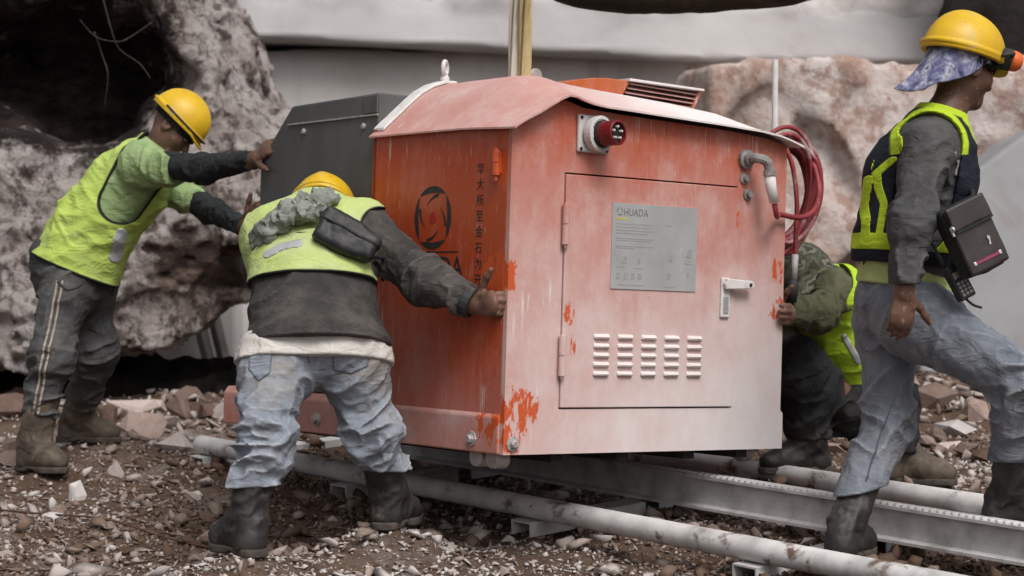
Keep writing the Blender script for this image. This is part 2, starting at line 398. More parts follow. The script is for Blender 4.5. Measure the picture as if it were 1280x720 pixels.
# ---- rock masses
def rock_mat(name, stops, scale=1.6, dark=None, pits=None, bump=.9, bd=.05, veins=None):
    m, nt, b = new_mat(name); N = NT(nt); c = N.coord()
    col = N.ramp(N.noise(c, scale, 10, .68, .4), stops)
    if veins: col = N.mix(N.math('MULTIPLY', N.step(N.noise(N.coord(veins[1]), veins[2], 5, .6, .8), .56, .66), veins[3]), col, veins[0])
    if pits: col = N.mix(N.step(N.noise(N.coord(loc=(4, 4, 4)), pits[1], 8, .7), pits[2], pits[3]), col, pits[0])
    if pits and len(pits) > 4: col = N.mix(N.math('MULTIPLY', N.step(N.noise(N.coord((1, 1, .8), loc=(1, 8, 2)), pits[4], 7, .7), .50, .60), .8), col, tuple(v*.8 for v in pits[0]))
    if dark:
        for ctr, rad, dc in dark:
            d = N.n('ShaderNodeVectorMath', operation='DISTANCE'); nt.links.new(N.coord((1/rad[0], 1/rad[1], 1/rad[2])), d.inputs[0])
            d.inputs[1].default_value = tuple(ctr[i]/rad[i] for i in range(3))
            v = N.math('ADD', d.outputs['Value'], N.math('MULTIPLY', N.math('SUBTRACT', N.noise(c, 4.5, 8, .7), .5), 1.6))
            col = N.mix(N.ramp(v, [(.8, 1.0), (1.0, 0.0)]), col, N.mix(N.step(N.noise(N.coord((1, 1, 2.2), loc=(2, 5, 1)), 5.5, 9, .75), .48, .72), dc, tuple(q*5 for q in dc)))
    nt.links.new(col, b.inputs['Base Color']); b.inputs['Roughness'].default_value = .9; b.inputs['Specular IOR Level'].default_value = .25
    nt.links.new(N.bump(N.noise(c, scale*8, 9, .72), bump, bd), b.inputs['Normal']); return m
def polysdf(x, z, pts):
    d = np.full(x.shape, 1e9, f32); s = np.ones(x.shape, f32); n = len(pts)
    for i in range(n):
        a, b_ = pts[i], pts[i-1]; ex, ez = b_[0]-a[0], b_[1]-a[1]; wx, wz = x-a[0], z-a[1]
        t = np.clip((wx*ex+wz*ez)/(ex*ex+ez*ez), 0, 1); d = np.minimum(d, (wx-ex*t)**2+(wz-ez*t)**2)
        c1 = z >= a[1]; c2 = z < b_[1]; c3 = ex*wz > ez*wx
        s = np.where((c1 & c2 & c3) | (~c1 & ~c2 & ~c3), -s, s)
    return s*np.sqrt(d)
def facets(P, d, seed, n, lo, hi, R=(.3, .7), out=(0, -1, 0), depth=.05):
    """break a surface into flat cleavage faces: many local planes cut shallowly into it"""
    r = np.random.default_rng(seed)
    for _ in range(n):
        c = r.uniform(lo, hi); nv = nrm(np.asarray(out)+r.normal(0, .38, 3)); rad = r.uniform(*R); dp = r.uniform(-.2, 1)*depth
        q = P-c.astype(f32); dist2 = (q*q).sum(1)/rad**2; m = dist2 < 1.0
        if m.any(): d[m] = np.maximum(d[m], (q[m] @ nv.astype(f32))+dp-.35*rad*np.maximum(dist2[m]-.45, 0))
    return d
def rock(name, fn, lo, hi, h, mat, label=None, cat=None, kind='structure', parent=None):
    V, Q = nets(fn, lo, hi, h, band=3.2, newton=1); ctr = np.array([.5*(lo[0]+hi[0]), .5*(lo[1]+hi[1]), lo[2]])
    o = add(name, mk_mesh(name, V-ctr, Q, smooth=True), mat, parent); o.location = ctr; tag(o, label, cat, kind=kind); return o

D_OUT = 11.0
_poly = [px(x, y, D_OUT)[[0, 2]] for x, y in [(-260, -330), (150, -330), (205, -60), (226, 0), (262, 52), (286, 112), (304, 143), (342, 168), (420, 215), (470, 262), (452, 322), (312, 372), (240, 398), (160, 426), (60, 455), (-260, 495)]]
cav = px(85, 105, D_OUT)
def f_out(P):
    x, y, z = P[:, 0], P[:, 1], P[:, 2]
    yf = 10.85+.30*sst(.9, 2.4, z)-.22*np.exp(-((z-.95)/.35)**2)+.25*(x+1.6)*(x > -1.6)
    c = np.sqrt(((x-cav[0])/.55)**2+((z-cav[2]+.05)/.52)**2); yf = yf+.75*(1-sst(.35, 1.35, c+.5*vnoise(P*1.9, 5)+.25*vnoise(P*5, 6)))
    d = smax(polysdf(x, z-np.maximum(y-11, 0)*.10, _poly), yf-y, .16); d = smax(d, y-13.2, .3)
    d = facets(P, d.astype(f32), 71, 170, (-3.4, 10.55, .5), (-.9, 10.85, 2.6), (.16, .5), depth=.03)
    return d+.10*fbm(P*1.7, 3, 41)+.07*np.abs(vnoise(P*4.6, 44))-.05+.045*np.abs(vnoise(P*10.5, 45))+.026*np.abs(vnoise(P*21, 46))+.012*vnoise(P*37, 47)
lo = np.array([_poly[0][0]-.1, 10.2, .25]); hi = np.array([-.45, 13.5, 3.3])
V, Q = nets(f_out, lo, hi, .02, band=3.2, newton=1); ctr = np.array([-3.0, 11.0, .2])
outcrop = add('rock_outcrop', mk_mesh('rock_outcrop', V-ctr, Q, smooth=True), None); outcrop.location = ctr
# soil stain given in the outcrop's own coordinates
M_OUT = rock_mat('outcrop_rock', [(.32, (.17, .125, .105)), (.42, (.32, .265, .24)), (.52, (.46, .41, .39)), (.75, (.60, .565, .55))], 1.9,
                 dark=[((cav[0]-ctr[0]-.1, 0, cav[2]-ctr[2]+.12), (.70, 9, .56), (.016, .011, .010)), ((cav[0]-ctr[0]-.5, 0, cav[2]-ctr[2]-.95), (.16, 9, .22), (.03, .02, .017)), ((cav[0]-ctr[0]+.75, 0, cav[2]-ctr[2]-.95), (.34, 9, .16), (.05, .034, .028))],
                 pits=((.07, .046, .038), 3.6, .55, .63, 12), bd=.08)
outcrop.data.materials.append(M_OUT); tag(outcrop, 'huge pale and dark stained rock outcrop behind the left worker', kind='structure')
M_ROOT = simple('dry_root', [(.3, (.035, .026, .022)), (.7, (.09, .07, .06))], 30, .9)
for pts in ([(128, -5, 10.7), (140, 40, 10.75), (150, 62, 10.8), (175, 80, 10.85), (188, 98, 10.8)], [(118, 40, 10.9), (128, 70, 11.0), (135, 95, 11.0), (130, 135, 11.05)],
            [(190, 28, 10.8), (165, 45, 10.85), (148, 52, 10.85), (120, 46, 10.9), (100, 25, 10.9)]):
    MB().tube(crom([px(*p)-ctr for p in pts], 6), [.0045-.003*k/((len(pts)-1)*6) for k in range((len(pts)-1)*6+1)], 5).build('root', M_ROOT, outcrop, smooth=True)

def rbox(P, lo, hi, r=.1):
    lo = np.asarray(lo); hi = np.asarray(hi); c = (lo+hi)/2; hf = (hi-lo)/2-r; q = np.abs(P-c.astype(f32))-hf.astype(f32)
    return np.linalg.norm(np.maximum(q, 0), axis=1)+np.minimum(q.max(1), 0)-r
# near-black bank added in the gap under the outcrop; colour stands for shade
M_SHADE = simple('shade_black', [(.3, (.010, .009, .008)), (.7, (.026, .021, .019))], 9, .97, bump=1, bscale=26, bdist=.03, spec=.1)
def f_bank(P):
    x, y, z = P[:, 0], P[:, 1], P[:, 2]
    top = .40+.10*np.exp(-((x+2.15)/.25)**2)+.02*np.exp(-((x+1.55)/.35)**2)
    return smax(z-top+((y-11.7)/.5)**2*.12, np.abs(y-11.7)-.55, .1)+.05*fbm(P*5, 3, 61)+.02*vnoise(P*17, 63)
rock('shade_bank', f_bank, (-2.9, 11.0, .1), (-.9, 12.4, .8), .03, M_SHADE, 'near-black bank added as the shade in the gap under the rock outcrop')
# pale slab and two grey timbers beyond the gap
M_MARB = simple('cut_marble', [(.3, (.50, .48, .475)), (.7, (.68, .665, .66))], 2.0, .7, bump=.3, bscale=20, bdist=.01)
a = px(235, 418, 14.0)
o = MB().box((a[0]-.75, 14.0, -.1), (a[0]+.33, 14.35, 1.15)).build('marble_block', M_MARB, bevel=.03); tag(o, 'white cut marble block seen through the gap under the outcrop', 'block')
M_TIM = simple('grey_timber', [(.3, (.17, .15, .14)), (.7, (.31, .285, .27))], 12, .85, stretch=(1, 1, .1))
for dx, lb in ((0, 'left of two grey timbers leaning on the white marble block'), (.105, 'right of two grey timbers leaning on the white marble block')):
    p, q = px(268, 452, 13.7)+[dx, 0, -.15], px(238, 405, 13.85)+[dx, 0, .25]
    o = MB().tube([p, q], .045, 4).build('timber', M_TIM, bevel=.006); tag(o, lb, 'timber')

# back wall of the quarry, ledge above it, pink block and cut slab on the right
M_WALL = rock_mat('sawn_wall', [(.3, (.42, .40, .385)), (.55, (.52, .50, .49)), (.8, (.60, .58, .575))], .8, bump=.12, bd=.02, veins=((.32, .27, .23), (1, 1, .14), 2.2, .95))
def f_wall(P): return rbox(P, (-12, 15.0, -.6), (12, 19, 2.58), .05)+.02*fbm(P*.9, 2, 51)+.02*(P[:, 0] > 99)
rock('quarry_wall', f_wall, (-8, 14.7, -.3), (9, 16.0, 2.9), .09, M_WALL)
M_LEDGE = rock_mat('pale_ledge', [(.3, (.30, .285, .285)), (.5, (.39, .375, .375)), (.8, (.47, .455, .455))], .9, bump=.2, bd=.02, veins=((.27, .235, .21), (.12, 1, 1), 3.0, .7))
def f_ledge(P):
    x, y, z = P[:, 0], P[:, 1], P[:, 2]
    bot = 2.64-.045*(x+2.2)+.05*sst(1.0, 2.6, x); top = 2.99-.03*(x+2.2)-.0*x
    yf = 14.72+.20*sst(.8, 2.8, x)+(z-bot)*.35
    d = smax(yf-y, smax(bot-z, z-top, .03), .025)
    rough = sst(-.12, .1, z-top+.06)
    return d+.02*fbm(P*.8, 2, 71)+rough*(.07*fbm(P*3.1, 4, 72))
rock('rock_ledge', f_ledge, (-8, 14.0, 2.2), (3.6, 15.9, 3.3), .05, M_LEDGE)
M_RUB = rock_mat('white_top_rubble', [(.3, (.42, .38, .37)), (.55, (.62, .59, .58)), (.8, (.75, .73, .725))], 3, bump=.6, bd=.03)
def f_top(P):
    return rbox(P, (-12, 15.1, 2.7), (12, 18.2, 4.4), .3)+.22*fbm(P*1.1, 4, 81)+.08*np.abs(vnoise(P*5, 83))+.25*(P[:, 2]-3.4)*(P[:, 2] > 3.4)
rock('rubble_bank', f_top, (-8, 14.6, 2.6), (9, 16.9, 4.2), .07, M_RUB)
M_PINK = rock_mat('pink_rock', [(.25, (.36, .245, .20)), (.42, (.50, .40, .36)), (.58, (.61, .535, .51)), (.8, (.70, .66, .645))], 1.9, pits=((.40, .24, .185), 2.4, .53, .68, 7), bump=.7, bd=.05,
                  veins=((.72, .68, .67), (1, 1, .35), 3.5, .8))
tl = px(893, 88, 13.2)
def f_pink(P):
    x, y, z = P[:, 0], P[:, 1], P[:, 2]
    top = tl[2]+.02+.018*(x-tl[0])
    d = smax(smax(tl[0]-.03-x+.30*(y-13.2)*(-1), 13.2-y+.06*(x-2), .05), z-top, .05)
    wear = sst(.02, .25, x-tl[0])
    d = facets(P, d.astype(f32), 93, 90, (tl[0]+.2, 12.98, .2), (5.2, 13.14, 2.5), (.2, .6), depth=.03)
    return d+wear*(.07*fbm(P*1.5, 3, 91)+.045*np.abs(vnoise(P*4.3, 94))+.02*vnoise(P*11, 95))-.02
rock('rock_block', f_pink, (1.1, 12.8, -.1), (8.5, 15.3, 2.7), .05, M_PINK)
M_PALE = simple('sawn_face', [(.3, (.33, .32, .325)), (.7, (.42, .41, .415))], 1.5, .6, bump=.15, bscale=14, bdist=.01)
s0 = px(855, 86, 13.5); s1 = px(896, 86, 13.28)
MBx = MB().prism([(s0[0], 13.62), (s1[0]-.0, 13.30), (s1[0]+.25, 13.9), (s0[0]+.2, 14.3)], lambda p, q, t: (p, q, t), 0.0, s0[2]).build('sawn_block', M_PALE, bevel=.02); tag(MBx, 'narrow pale sawn end of the pink rock block', kind='structure')
M_GREY = rock_mat('grey_cut_face', [(.3, (.24, .24, .25)), (.6, (.29, .29, .30)), (.85, (.34, .34, .35))], 1.2, bump=.12, bd=.02, veins=((.24, .20, .20), (1, 1, 1), 2.4, .5))
pp = [px(x, y, 12.0)[[0, 2]] for x, y in [(1172, 255), (1290, 168), (1500, 60), (1500, 470), (1150, 470)]]
o = MB().prism([tuple(p) for p in pp][::-1], lambda p, q, t: (p, 12.0+t+.25*(q-.3), q), 0, .7).build('cut_slab', M_GREY, bevel=.03); tag(o, 'smooth grey cut slab leaning at the right edge', kind='structure')
M_DKR = rock_mat('dark_rock', [(.3, (.012, .010, .010)), (.55, (.03, .025, .024)), (.8, (.10, .085, .08))], 1.2, bump=1, bd=.06)
dk = px(1210, 20, 15.2)
def f_dk(P): return rbox(P, (dk[0]-.32, 14.2, 2.3), (dk[0]+5.2, 16.5, 4.4), .2)+.13*fbm(P*1.6, 3, 101)+.06*np.abs(vnoise(P*5, 102))
rock('dark_rock', f_dk, (dk[0]-.8, 13.8, 2.2), (dk[0]+5.2, 16.3, 4.1), .05, M_DKR)
# thin rusty wire trailing over the gravel in the left foreground
wp = []
for x_, D_ in ((-2.05, 7.85), (-1.75, 7.6), (-1.45, 7.4), (-1.2, 7.2), (-1.0, 7.02), (-.88, 6.9)): wp.append(np.array([x_, D_, gz1(x_, D_)+.016]))
o = MB().tube(crom(wp, 8), .004, 6).build('wire', simple('rusty_wire', [(.3, (.06, .03, .018)), (.7, (.12, .062, .036))], 30, .9), smooth=True); tag(o, 'thin rusty wire trailing over the gravel at the left', 'wire')
# ------------------------------------------------------------------ the machine cabinet hanging over the track
AX_U = np.array([.79179641, .6079439, -.02972657]); AX_W = np.array([-.60802551, .79225823, .00727108]); AX_H = np.array([.02804385, .01234915, .99953041])
ORG = np.array([-.028, 6.6, .318])
MW = Matrix(((AX_U[0], AX_W[0], AX_H[0], ORG[0]), (AX_U[1], AX_W[1], AX_H[1], ORG[1]), (AX_U[2], AX_W[2], AX_H[2], ORG[2]), (0, 0, 0, 1)))
def mworld(u, w, h): return ORG+AX_U*u+AX_W*w+AX_H*h
machine = empty('machine_cabinet', mat=MW)
tag(machine, 'dusty orange steel machine cabinet with grey housing, hanging from straps above the track', 'machine')

ORANGE = (.45, .078, .026); DUST = (.585, .435, .415); WHITE = (.72, .68, .675); CHIP = (.52, .085, .022)
def paint(name, h0, h1, d0, d1, chips=(), streak=.25, white=None, base=ORANGE, dust=DUST, grad='h', rough=.55):
    """orange paint under dust: dust amount d0 at height h0 rising to d1 at h1 (object coordinates u, w, h)"""
    m, nt, b = new_mat(name); N = NT(nt); c = N.coord(); X_ = N.xyz(c)
    g = N.n('ShaderNodeMapRange'); nt.links.new(X_[2] if grad == 'h' else X_[0], g.inputs[0]); g.inputs[1].default_value = h0; g.inputs[2].default_value = h1; g.inputs[3].default_value = d0; g.inputs[4].default_value = d1
    n1 = N.noise(c, 3.2, 8, .65); n2 = N.noise(N.coord((9, 9, .7)), 4, 6, .6); n3 = N.noise(c, 60, 5, .7)
    n4 = N.noise(N.coord((1, 1, .6), loc=(2, 2, 6)), 8.5, 8, .75); f = N.math('ADD', g.outputs[0], N.math('ADD', N.math('MULTIPLY', N.math('SUBTRACT', n1, .5), .55), N.math('MULTIPLY', N.math('SUBTRACT', n4, .5), .5)))
    f = N.math('ADD', f, N.math('MULTIPLY', N.math('SUBTRACT', n2, .5), streak))
    f = N.math('ADD', f, N.math('MULTIPLY', N.math('SUBTRACT', n3, .5), .22), clamp=True)
    pc = N.mix(N.math('MULTIPLY', N.noise(c, 5, 6), .6), base, tuple(v*.72 for v in base))
    col = N.mix(f, pc, dust)
    if white:
        u0, u1, hw0, hw1, amt = white     # chalky white dust builds up towards one corner
        a = N.n('ShaderNodeMapRange'); nt.links.new(X_[0], a.inputs[0]); a.inputs[1].default_value = u0; a.inputs[2].default_value = u1
        k = N.n('ShaderNodeMapRange'); nt.links.new(X_[2], k.inputs[0]); k.inputs[1].default_value = hw0; k.inputs[2].default_value = hw1
        wv = N.math('MULTIPLY', N.math('ADD', N.math('MULTIPLY', a.outputs[0], k.outputs[0]), N.math('ADD', N.math('MULTIPLY', N.math('SUBTRACT', n1, .5), .5), N.math('MULTIPLY', N.math('SUBTRACT', n4, .5), .7)), clamp=True), amt)
        col = N.mix(wv, col, WHITE)
    # chalky scrapes and fine scratches
    scr = N.math('MULTIPLY', N.step(N.noise(N.coord((26, 26, 2.2), loc=(1, 1, 4)), 2.4, 4, .65), .60, .66), N.step(N.noise(N.coord(loc=(6, 3, 1)), 2.1, 4, .6), .50, .62)); col = N.mix(N.math('MULTIPLY', scr, .55), col, WHITE)
    sc = N.math('MULTIPLY', N.step(N.noise(N.coord((30, 30, 3), rot=(0, .5, 0)), 3, 3, .6), .67, .70), .35); col = N.mix(sc, col, DUST)
    for (u, w, h, ru, rh, th) in chips:
        d = N.n('ShaderNodeVectorMath', operation='DISTANCE'); nt.links.new(N.coord((1/ru, 1/.12, 1/rh)), d.inputs[0]); d.inputs[1].default_value = (u/ru, w/.12, h/rh)
        nz = N.noise(N.coord((1, 1, .55), rot=(0, .5, 0)), 46, 6, .75); q = N.math('ADD', d.outputs['Value'], N.math('MULTIPLY', N.math('SUBTRACT', nz, .5), th))
        brk = N.step(N.noise(N.coord((1, 1, .45), rot=(0, -.5, 0), loc=(3, 1, 2)), 30, 4, .6), .44, .50)
        col = N.mix(N.math('MULTIPLY', N.ramp(q, [(.90, 1.0), (1.0, 0.0)]), brk), col, CHIP)
    nt.links.new(col, b.inputs['Base Color'])
    nt.links.new(N.math('ADD', N.math('MULTIPLY', f, .5), rough-.18, clamp=True), b.inputs['Roughness']); b.inputs['Specular IOR Level'].default_value = .4
    hgt = N.math('ADD', N.math('MULTIPLY', N.noise(c, 2.6, 3), 1.2), N.math('MULTIPLY', n3, .12))
    nt.links.new(N.bump(hgt, .22, .012), b.inputs['Normal']); return m
M_FRONT = paint('dusty_front_paint', .45, 1.08, .80, .12, white=(-.1, 1.1, .70, .0, 1.0),
                chips=[(.249, 0, .456, .022, .042, 2.4), (.268, 0, .345, .011, .042, 2.4), (1.20, 0, .63, .028, .045, 3.0), (1.205, 0, .49, .035, .04, 3.0), (.0, 0, .575, .042, .055, 2.4), (.05, 0, .135, .085, .075, 2.3), (.03, 0, .05, .04, .05, 1.9), (1.0, 0, .80, .012, .03, 1.0)])
M_SIDE = paint('orange_side_paint', .14, .5, .16, .02, streak=.22, chips=[(0, .03, .57, .3, .08, 1.5), (0, 0, .95, .3, .10, 1.9)], base=(.44, .066, .019))
M_ROOF = paint('dusty_roof_paint', .0, 1.1, .55, .88, grad='u', streak=.1, white=(.25, .8, .9, 1.0, .9), rough=.75)
M_SKIRT = paint('dusty_skirt_paint', -.2, .14, .30, .48, streak=.2, white=(3, 4, .2, .0, .95), chips=[(0, .03, .10, .3, .07, 2.3)])
M_HOOD = paint('orange_hood_paint', 1.2, 1.3, .05, .12, base=(.46, .10, .025))
M_WHITE = simple('chalky_white_paint', [(.3, (.55, .52, .51)), (.7, (.72, .70, .69))], 20, .75, bump=.2, spots=[((.42, .30, .27), .6, .7, 12)])
M_DARKGAP = simple('dark_inside', [(.3, (.012, .010, .010)), (.7, (.02, .018, .018))], 9, .9, bump=0)
M_STEEL = simple('dark_steel_sheet', [(.3, (.070, .070, .069)), (.55, (.096, .096, .094)), (.75, (.135, .133, .13))], 3.5, .5, metal=.2, bump=.1, bscale=30, stretch=(1, 1, .35), spots=[((.16, .155, .15), .63, .78, 7)])
M_STEEL2 = simple('pale_scuffed_edge', [(.3, (.22, .21, .205)), (.7, (.42, .40, .39))], 40, .7)
M_BOLT = simple('zinc_bolt', [(.3, (.32, .30, .29)), (.7, (.55, .52, .50))], 40, .5, metal=.5)

W_, L_, HE = 1.231, .797, 1.063
Fp = [(-.03, 1.043), (.0, 1.062), (.023, 1.075), (.07, 1.098), (.119, 1.126), (.155, 1.147), (.19, 1.162), (.222, 1.161), (.25, 1.152), (.29, 1.143), (.35, 1.137), (.45, 1.134), (.67, 1.126), (.87, 1.12), (1.06, 1.111), (1.14, 1.103), (1.20, 1.090), (1.262, 1.072)]
Bp = [(-.02, 1.055), (.0, 1.07), (.03, 1.098), (.078, 1.14), (.12, 1.178), (.161, 1.212), (.21, 1.24), (.263, 1.258), (.31, 1.258), (.36, 1.25), (.42, 1.243), (.52, 1.236), (.72, 1.226), (.90, 1.216), (1.05, 1.203), (1.13, 1.183), (1.19, 1.145), (1.245, 1.085)]
def roof_pt(k, t):
    s = sst(0, 1, np.clip((t+.055)/.36, 0, 1))**.75
    return (Fp[k][0]*(1-s)+Bp[k][0]*s, t, Fp[k][1]*(1-s)+Bp[k][1]*s)
ws = [-.055, -.03, 0, .04, .08, .13, .19, .26, .34, .45, .6, .72, L_]
V = []; n = len(Fp)
for dz in (0, -.006):
    for t in ws: V += [(p[0], p[1], p[2]+dz) for p in (roof_pt(k, t) for k in range(n))]
mw = len(ws); fc = []; o1 = n*mw
for j in range(mw-1):
    for k in range(n-1):
        a = j*n+k; fc.append((a, a+1, a+n+1, a+n)); fc.append((o1+a, o1+a+n, o1+a+n+1, o1+a+1))
for k in range(n-1): fc.append((k, o1+k, o1+k+1, k+1)); a = (mw-1)*n+k; fc.append((a, a+1, o1+a+1, o1+a))
for j in range(mw-1): a = j*n; fc.append((a, a+n, o1+a+n, o1+a)); a = j*n+n-1; fc.append((a, o1+a, o1+a+n, a+n))
roof = MB().raw(V, fc).build('roof', M_ROOF, machine, smooth=True)
roof.modifiers.new('e', 'EDGE_SPLIT').split_angle = math.radians(40)
# walls: four plates with recessed door opening on the front
def wall_top(u): return float(np.interp(u, [p[0] for p in Fp], [p[1] for p in Fp]))-.012
pro = [(0, .12)]+[(W_, .12)]+[(u, wall_top(u)) for u in (W_, 1.14, .87, .45, .29, .222, .19, .119, .05, 0)]
DU0, DU1, DH0, DH1 = .22, .993, .145, .916
fr = MB()
def wz(p, q, t): return (p, t, q)
fr.prism([(0, .0), (DU0, .0), (DU0, wall_top(DU0)), (.19, wall_top(.19)), (.119, wall_top(.119)), (.05, wall_top(.05)), (0, wall_top(0))][::-1], wz, .02, 0)
fr.prism([(DU1, .0), (W_+.012, .0), (W_+.012, .125), (W_, .135), (W_, wall_top(W_)), (1.14, wall_top(1.14)), (DU1, wall_top(DU1))][::-1], wz, .02, 0)
fr.prism([(DU0, DH1), (DU1, DH1), (DU1, wall_top(DU1)), (.87, wall_top(.87)), (.45, wall_top(.45)), (.29, wall_top(.29)), (DU0, wall_top(DU0))][::-1], wz, .02, 0)
fr.prism([(DU0, .0), (DU1, .0), (DU1, DH0), (DU0, DH0)][::-1], wz, .02, 0)
V2 = fr.V; front = fr.build('front_panel', M_FRONT, machine)
bm = bmesh.new(); bm.from_mesh(front.data); bmesh.ops.recalc_face_normals(bm, faces=bm.faces[:]); bm.to_mesh(front.data); bm.free()
MB().box((0, .022, .12), (.02, L_, HE)).build('side_panel', M_SIDE, machine, bevel=.004)
MB().box((W_-.02, .022, .12), (W_, L_, HE)).build('side_panel', M_SIDE, machine, bevel=.004)
bk = MB(); bk.prism([(p, q+.03) for p, q in pro][::-1], wz, L_+.0, L_-.02); bk.build('back_panel', M_SIDE, machine)
MB().box((DU0-.03, .03, DH0-.02), (DU1+.03, .045, DH1+.02)).build('inner_panel', M_DARKGAP, machine)
# corner weld flange on the roof's far end and its eye
def strip(t0, t1, up):
    s = MB(); Vv = []
    ks = list(range(1, 9))
    for dz in (.002, up):
        for t in (t0, t1): Vv += [(roof_pt(k, t)[0], t, roof_pt(k, t)[2]+dz) for k in ks]
    m_ = len(ks); f_ = []
    for k in range(m_-1):
        f_ += [(2*m_+k, 2*m_+k+1, 3*m_+k+1, 3*m_+k), (k, m_+k, m_+k+1, k+1), (k, k+1, 2*m_+k+1, 2*m_+k), (m_+k, 3*m_+k, 3*m_+k+1, m_+k+1)]
    f_ += [(0, 2*m_, 3*m_, m_), (m_-1, 2*m_-1, 4*m_-1, 3*m_-1)]
    return s.raw(Vv, f_)
strip(.735, .80, .014).build('roof_flange', M_WHITE, machine, bevel=.003)
def ring(c, ax, R, r, n=18, k=8):
    ax = nrm(ax); up = np.array([0, 0, 1.]) if abs(ax[2]) < .9 else np.array([1., 0, 0]); e1 = nrm(np.cross(ax, up)); e2 = np.cross(ax, e1)
    Vv = []; 
    for i in range(n):
        a = 2*math.pi*i/n; d = math.cos(a)*e1+math.sin(a)*e2
        for j in range(k):
            q = 2*math.pi*j/k; Vv.append(np.asarray(c)+d*(R+r*math.cos(q))+ax*r*math.sin(q))
    return MB().raw(Vv, [(i*k+j, ((i+1) % n)*k+j, ((i+1) % n)*k+(j+1) % k, i*k+(j+1) % k) for i in range(n) for j in range(k)])
M_EYE = M_WHITE
e = ring((.275, .765, 1.318), (.62, -.78, 0), .024, .0085); e.lathe([(.017, 0), (.017, .02), (.010, .03)], (.275, .765, 1.264), (0, 0, 1), 12); e.build('lifting_eye', M_EYE, machine, smooth=True)
# lifting lugs with shackle on the roof
lug = MB(); 
for dw in (.455, .53): lug.prism([(.385, 1.235), (.475, 1.235), (.462, 1.285), (.445, 1.303), (.42, 1.303), (.40, 1.285)], wz, dw, dw+.014)
lug.build('lifting_lug', M_ROOF, machine, bevel=.003)
sh = MB(); sh.lathe([(.026, 0), (.026, .016), (.013, .018), (.013, .10), (.024, .102), (.024, .12)], (.432, .435, 1.282), (0, 1, 0), 12); sh.build('shackle_pin', M_BOLT, machine, smooth=False, bevel=.002)
# hood with louvres
HB = lambda u: float(np.interp(u, [p[0] for p in Bp], [p[1] for p in Bp]))
arc = [(.425, HB(.425)+.001), (.48, 1.258), (.54, 1.272), (.61, 1.284), (.685, 1.291), (.74, 1.290), (.79, 1.288)]
hp = arc+[(.745, HB(.745)-.01), (.43, HB(.43)-.012)]
hood = MB(); hood.prism(hp, wz, .35, .66); hood.build('roof_hood', M_HOOD, machine, bevel=.004)
top = MB(); top.prism([(.775, 1.289), (1.135, 1.283), (1.133, 1.290), (.775, 1.297)][::-1], wz, .66, .335); top.build('hood_top', M_ROOF, machine)
inn = MB(); inn.prism([(.76, HB(.76)-.01), (1.07, HB(1.07)-.012), (1.11, 1.281), (.79, 1.286)], wz, .43, .66); inn.build('hood_inside', M_DARKGAP, machine)
hl = MB(); hl.prism([(1.075, HB(1.07)-.006), (1.085, HB(1.07)-.006), (1.135, 1.281), (1.122, 1.281)], wz, .35, .66); hl.build('hood_side', M_HOOD, machine)
M_SLAT = paint('slat_paint', 1.2, 1.3, .35, .5, base=(.30, .06, .03))
for k in range(4):
    h = HB(.9)-.0+.014+.0165*k; du = (k*.0165+.012)*.65
    s = MB(); s.raw([(.752+du, .352, h-.008+.006), (1.078+du, .352, h-.014), (1.078+du, .40, h+.004), (.752+du, .40, h+.018), (.752+du, .352, h-.005+.006), (1.078+du, .352, h-.011), (1.078+du, .40, h+.007), (.752+du, .40, h+.021)],
          [(0, 3, 2, 1), (4, 5, 6, 7), (0, 1, 5, 4), (1, 2, 6, 5), (2, 3, 7, 6), (3, 0, 4, 7)]); s.build('louvre_slat', M_SLAT, machine)
# base skirt: runs on under the grey housing
sk = MB(); sk.prism([(-.008, 0), (-.008, .118), (.010, .142), (W_-.01, .142), (W_+.012, .13), (W_+.012, 0)][::-1], wz, .0212, 1.78); sk.build('base_skirt', M_SKIRT, machine, bevel=.005)
for (u, w, h, ax) in ((.035, -.001, .035, (0, -1, 0)), (-.008, .16, .042, (-1, 0, 0)), (-.008, 1.1, .05, (-1, 0, 0))):
    MB().lathe([(.026, 0), (.026, .004), (.015, .005), (.015, .016), (.011, .02)], (u, w, h), ax, 8).build('bolt', M_BOLT, machine, bevel=.001)
for (u, w) in ((.05, .09), (.05, .18), (W_-.06, .12), (.05, 1.5), (W_-.06, 1.5)):
    MB().lathe([(.030, 0), (.034, .006), (.034, .05), (.030, .056)], (u-.03, w, -.018), (1, 0, 0), 14).build('guide_roller', M_BOLT, machine, bevel=.002)
for u in (.22, .5, .8, 1.05):
    MB().box((u, .03, -.03), (u+.05, 1.7, -.001)).build('base_rail', M_DARKGAP, machine)
# grey steel housing behind
hs_ = MB()
hp2 = [(.80, .145), (1.60, .145), (1.60, 1.005), (1.38, 1.20), (.80, 1.212)]     # (w, h)
hs_.prism(hp2, lambda p, q, t: (t, p, q), 1.16, .02); hg = hs_.build('steel_housing', M_STEEL, machine, bevel=.006)
bm = bmesh.new(); bm.from_mesh(hg.data); bmesh.ops.recalc_face_normals(bm, faces=bm.faces[:]); bm.to_mesh(hg.data); bm.free()
MB().prism([(1.40, 1.128), (.80, 1.132), (.80, 1.138), (1.40, 1.134)], lambda p, q, t: (t, p, q), .0195, .013).build('weld_seam', M_STEEL2, hg)
MB().prism([(.884, 1.14), (.80, 1.14), (.80, 1.205), (.884, 1.203)], lambda p, q, t: (t, p, q), .0195, .012).build('lap_plate', M_STEEL, hg, bevel=.003)
for (w, h) in ((1.289, 1.10), (.889, 1.098), (.95, .55), (1.45, .55)):
    MB().lathe([(.012, 0), (.012, .006), (.008, .010)], (.02, w, h), (-1, 0, 0), 10).build('rivet', M_BOLT, hg, smooth=False)
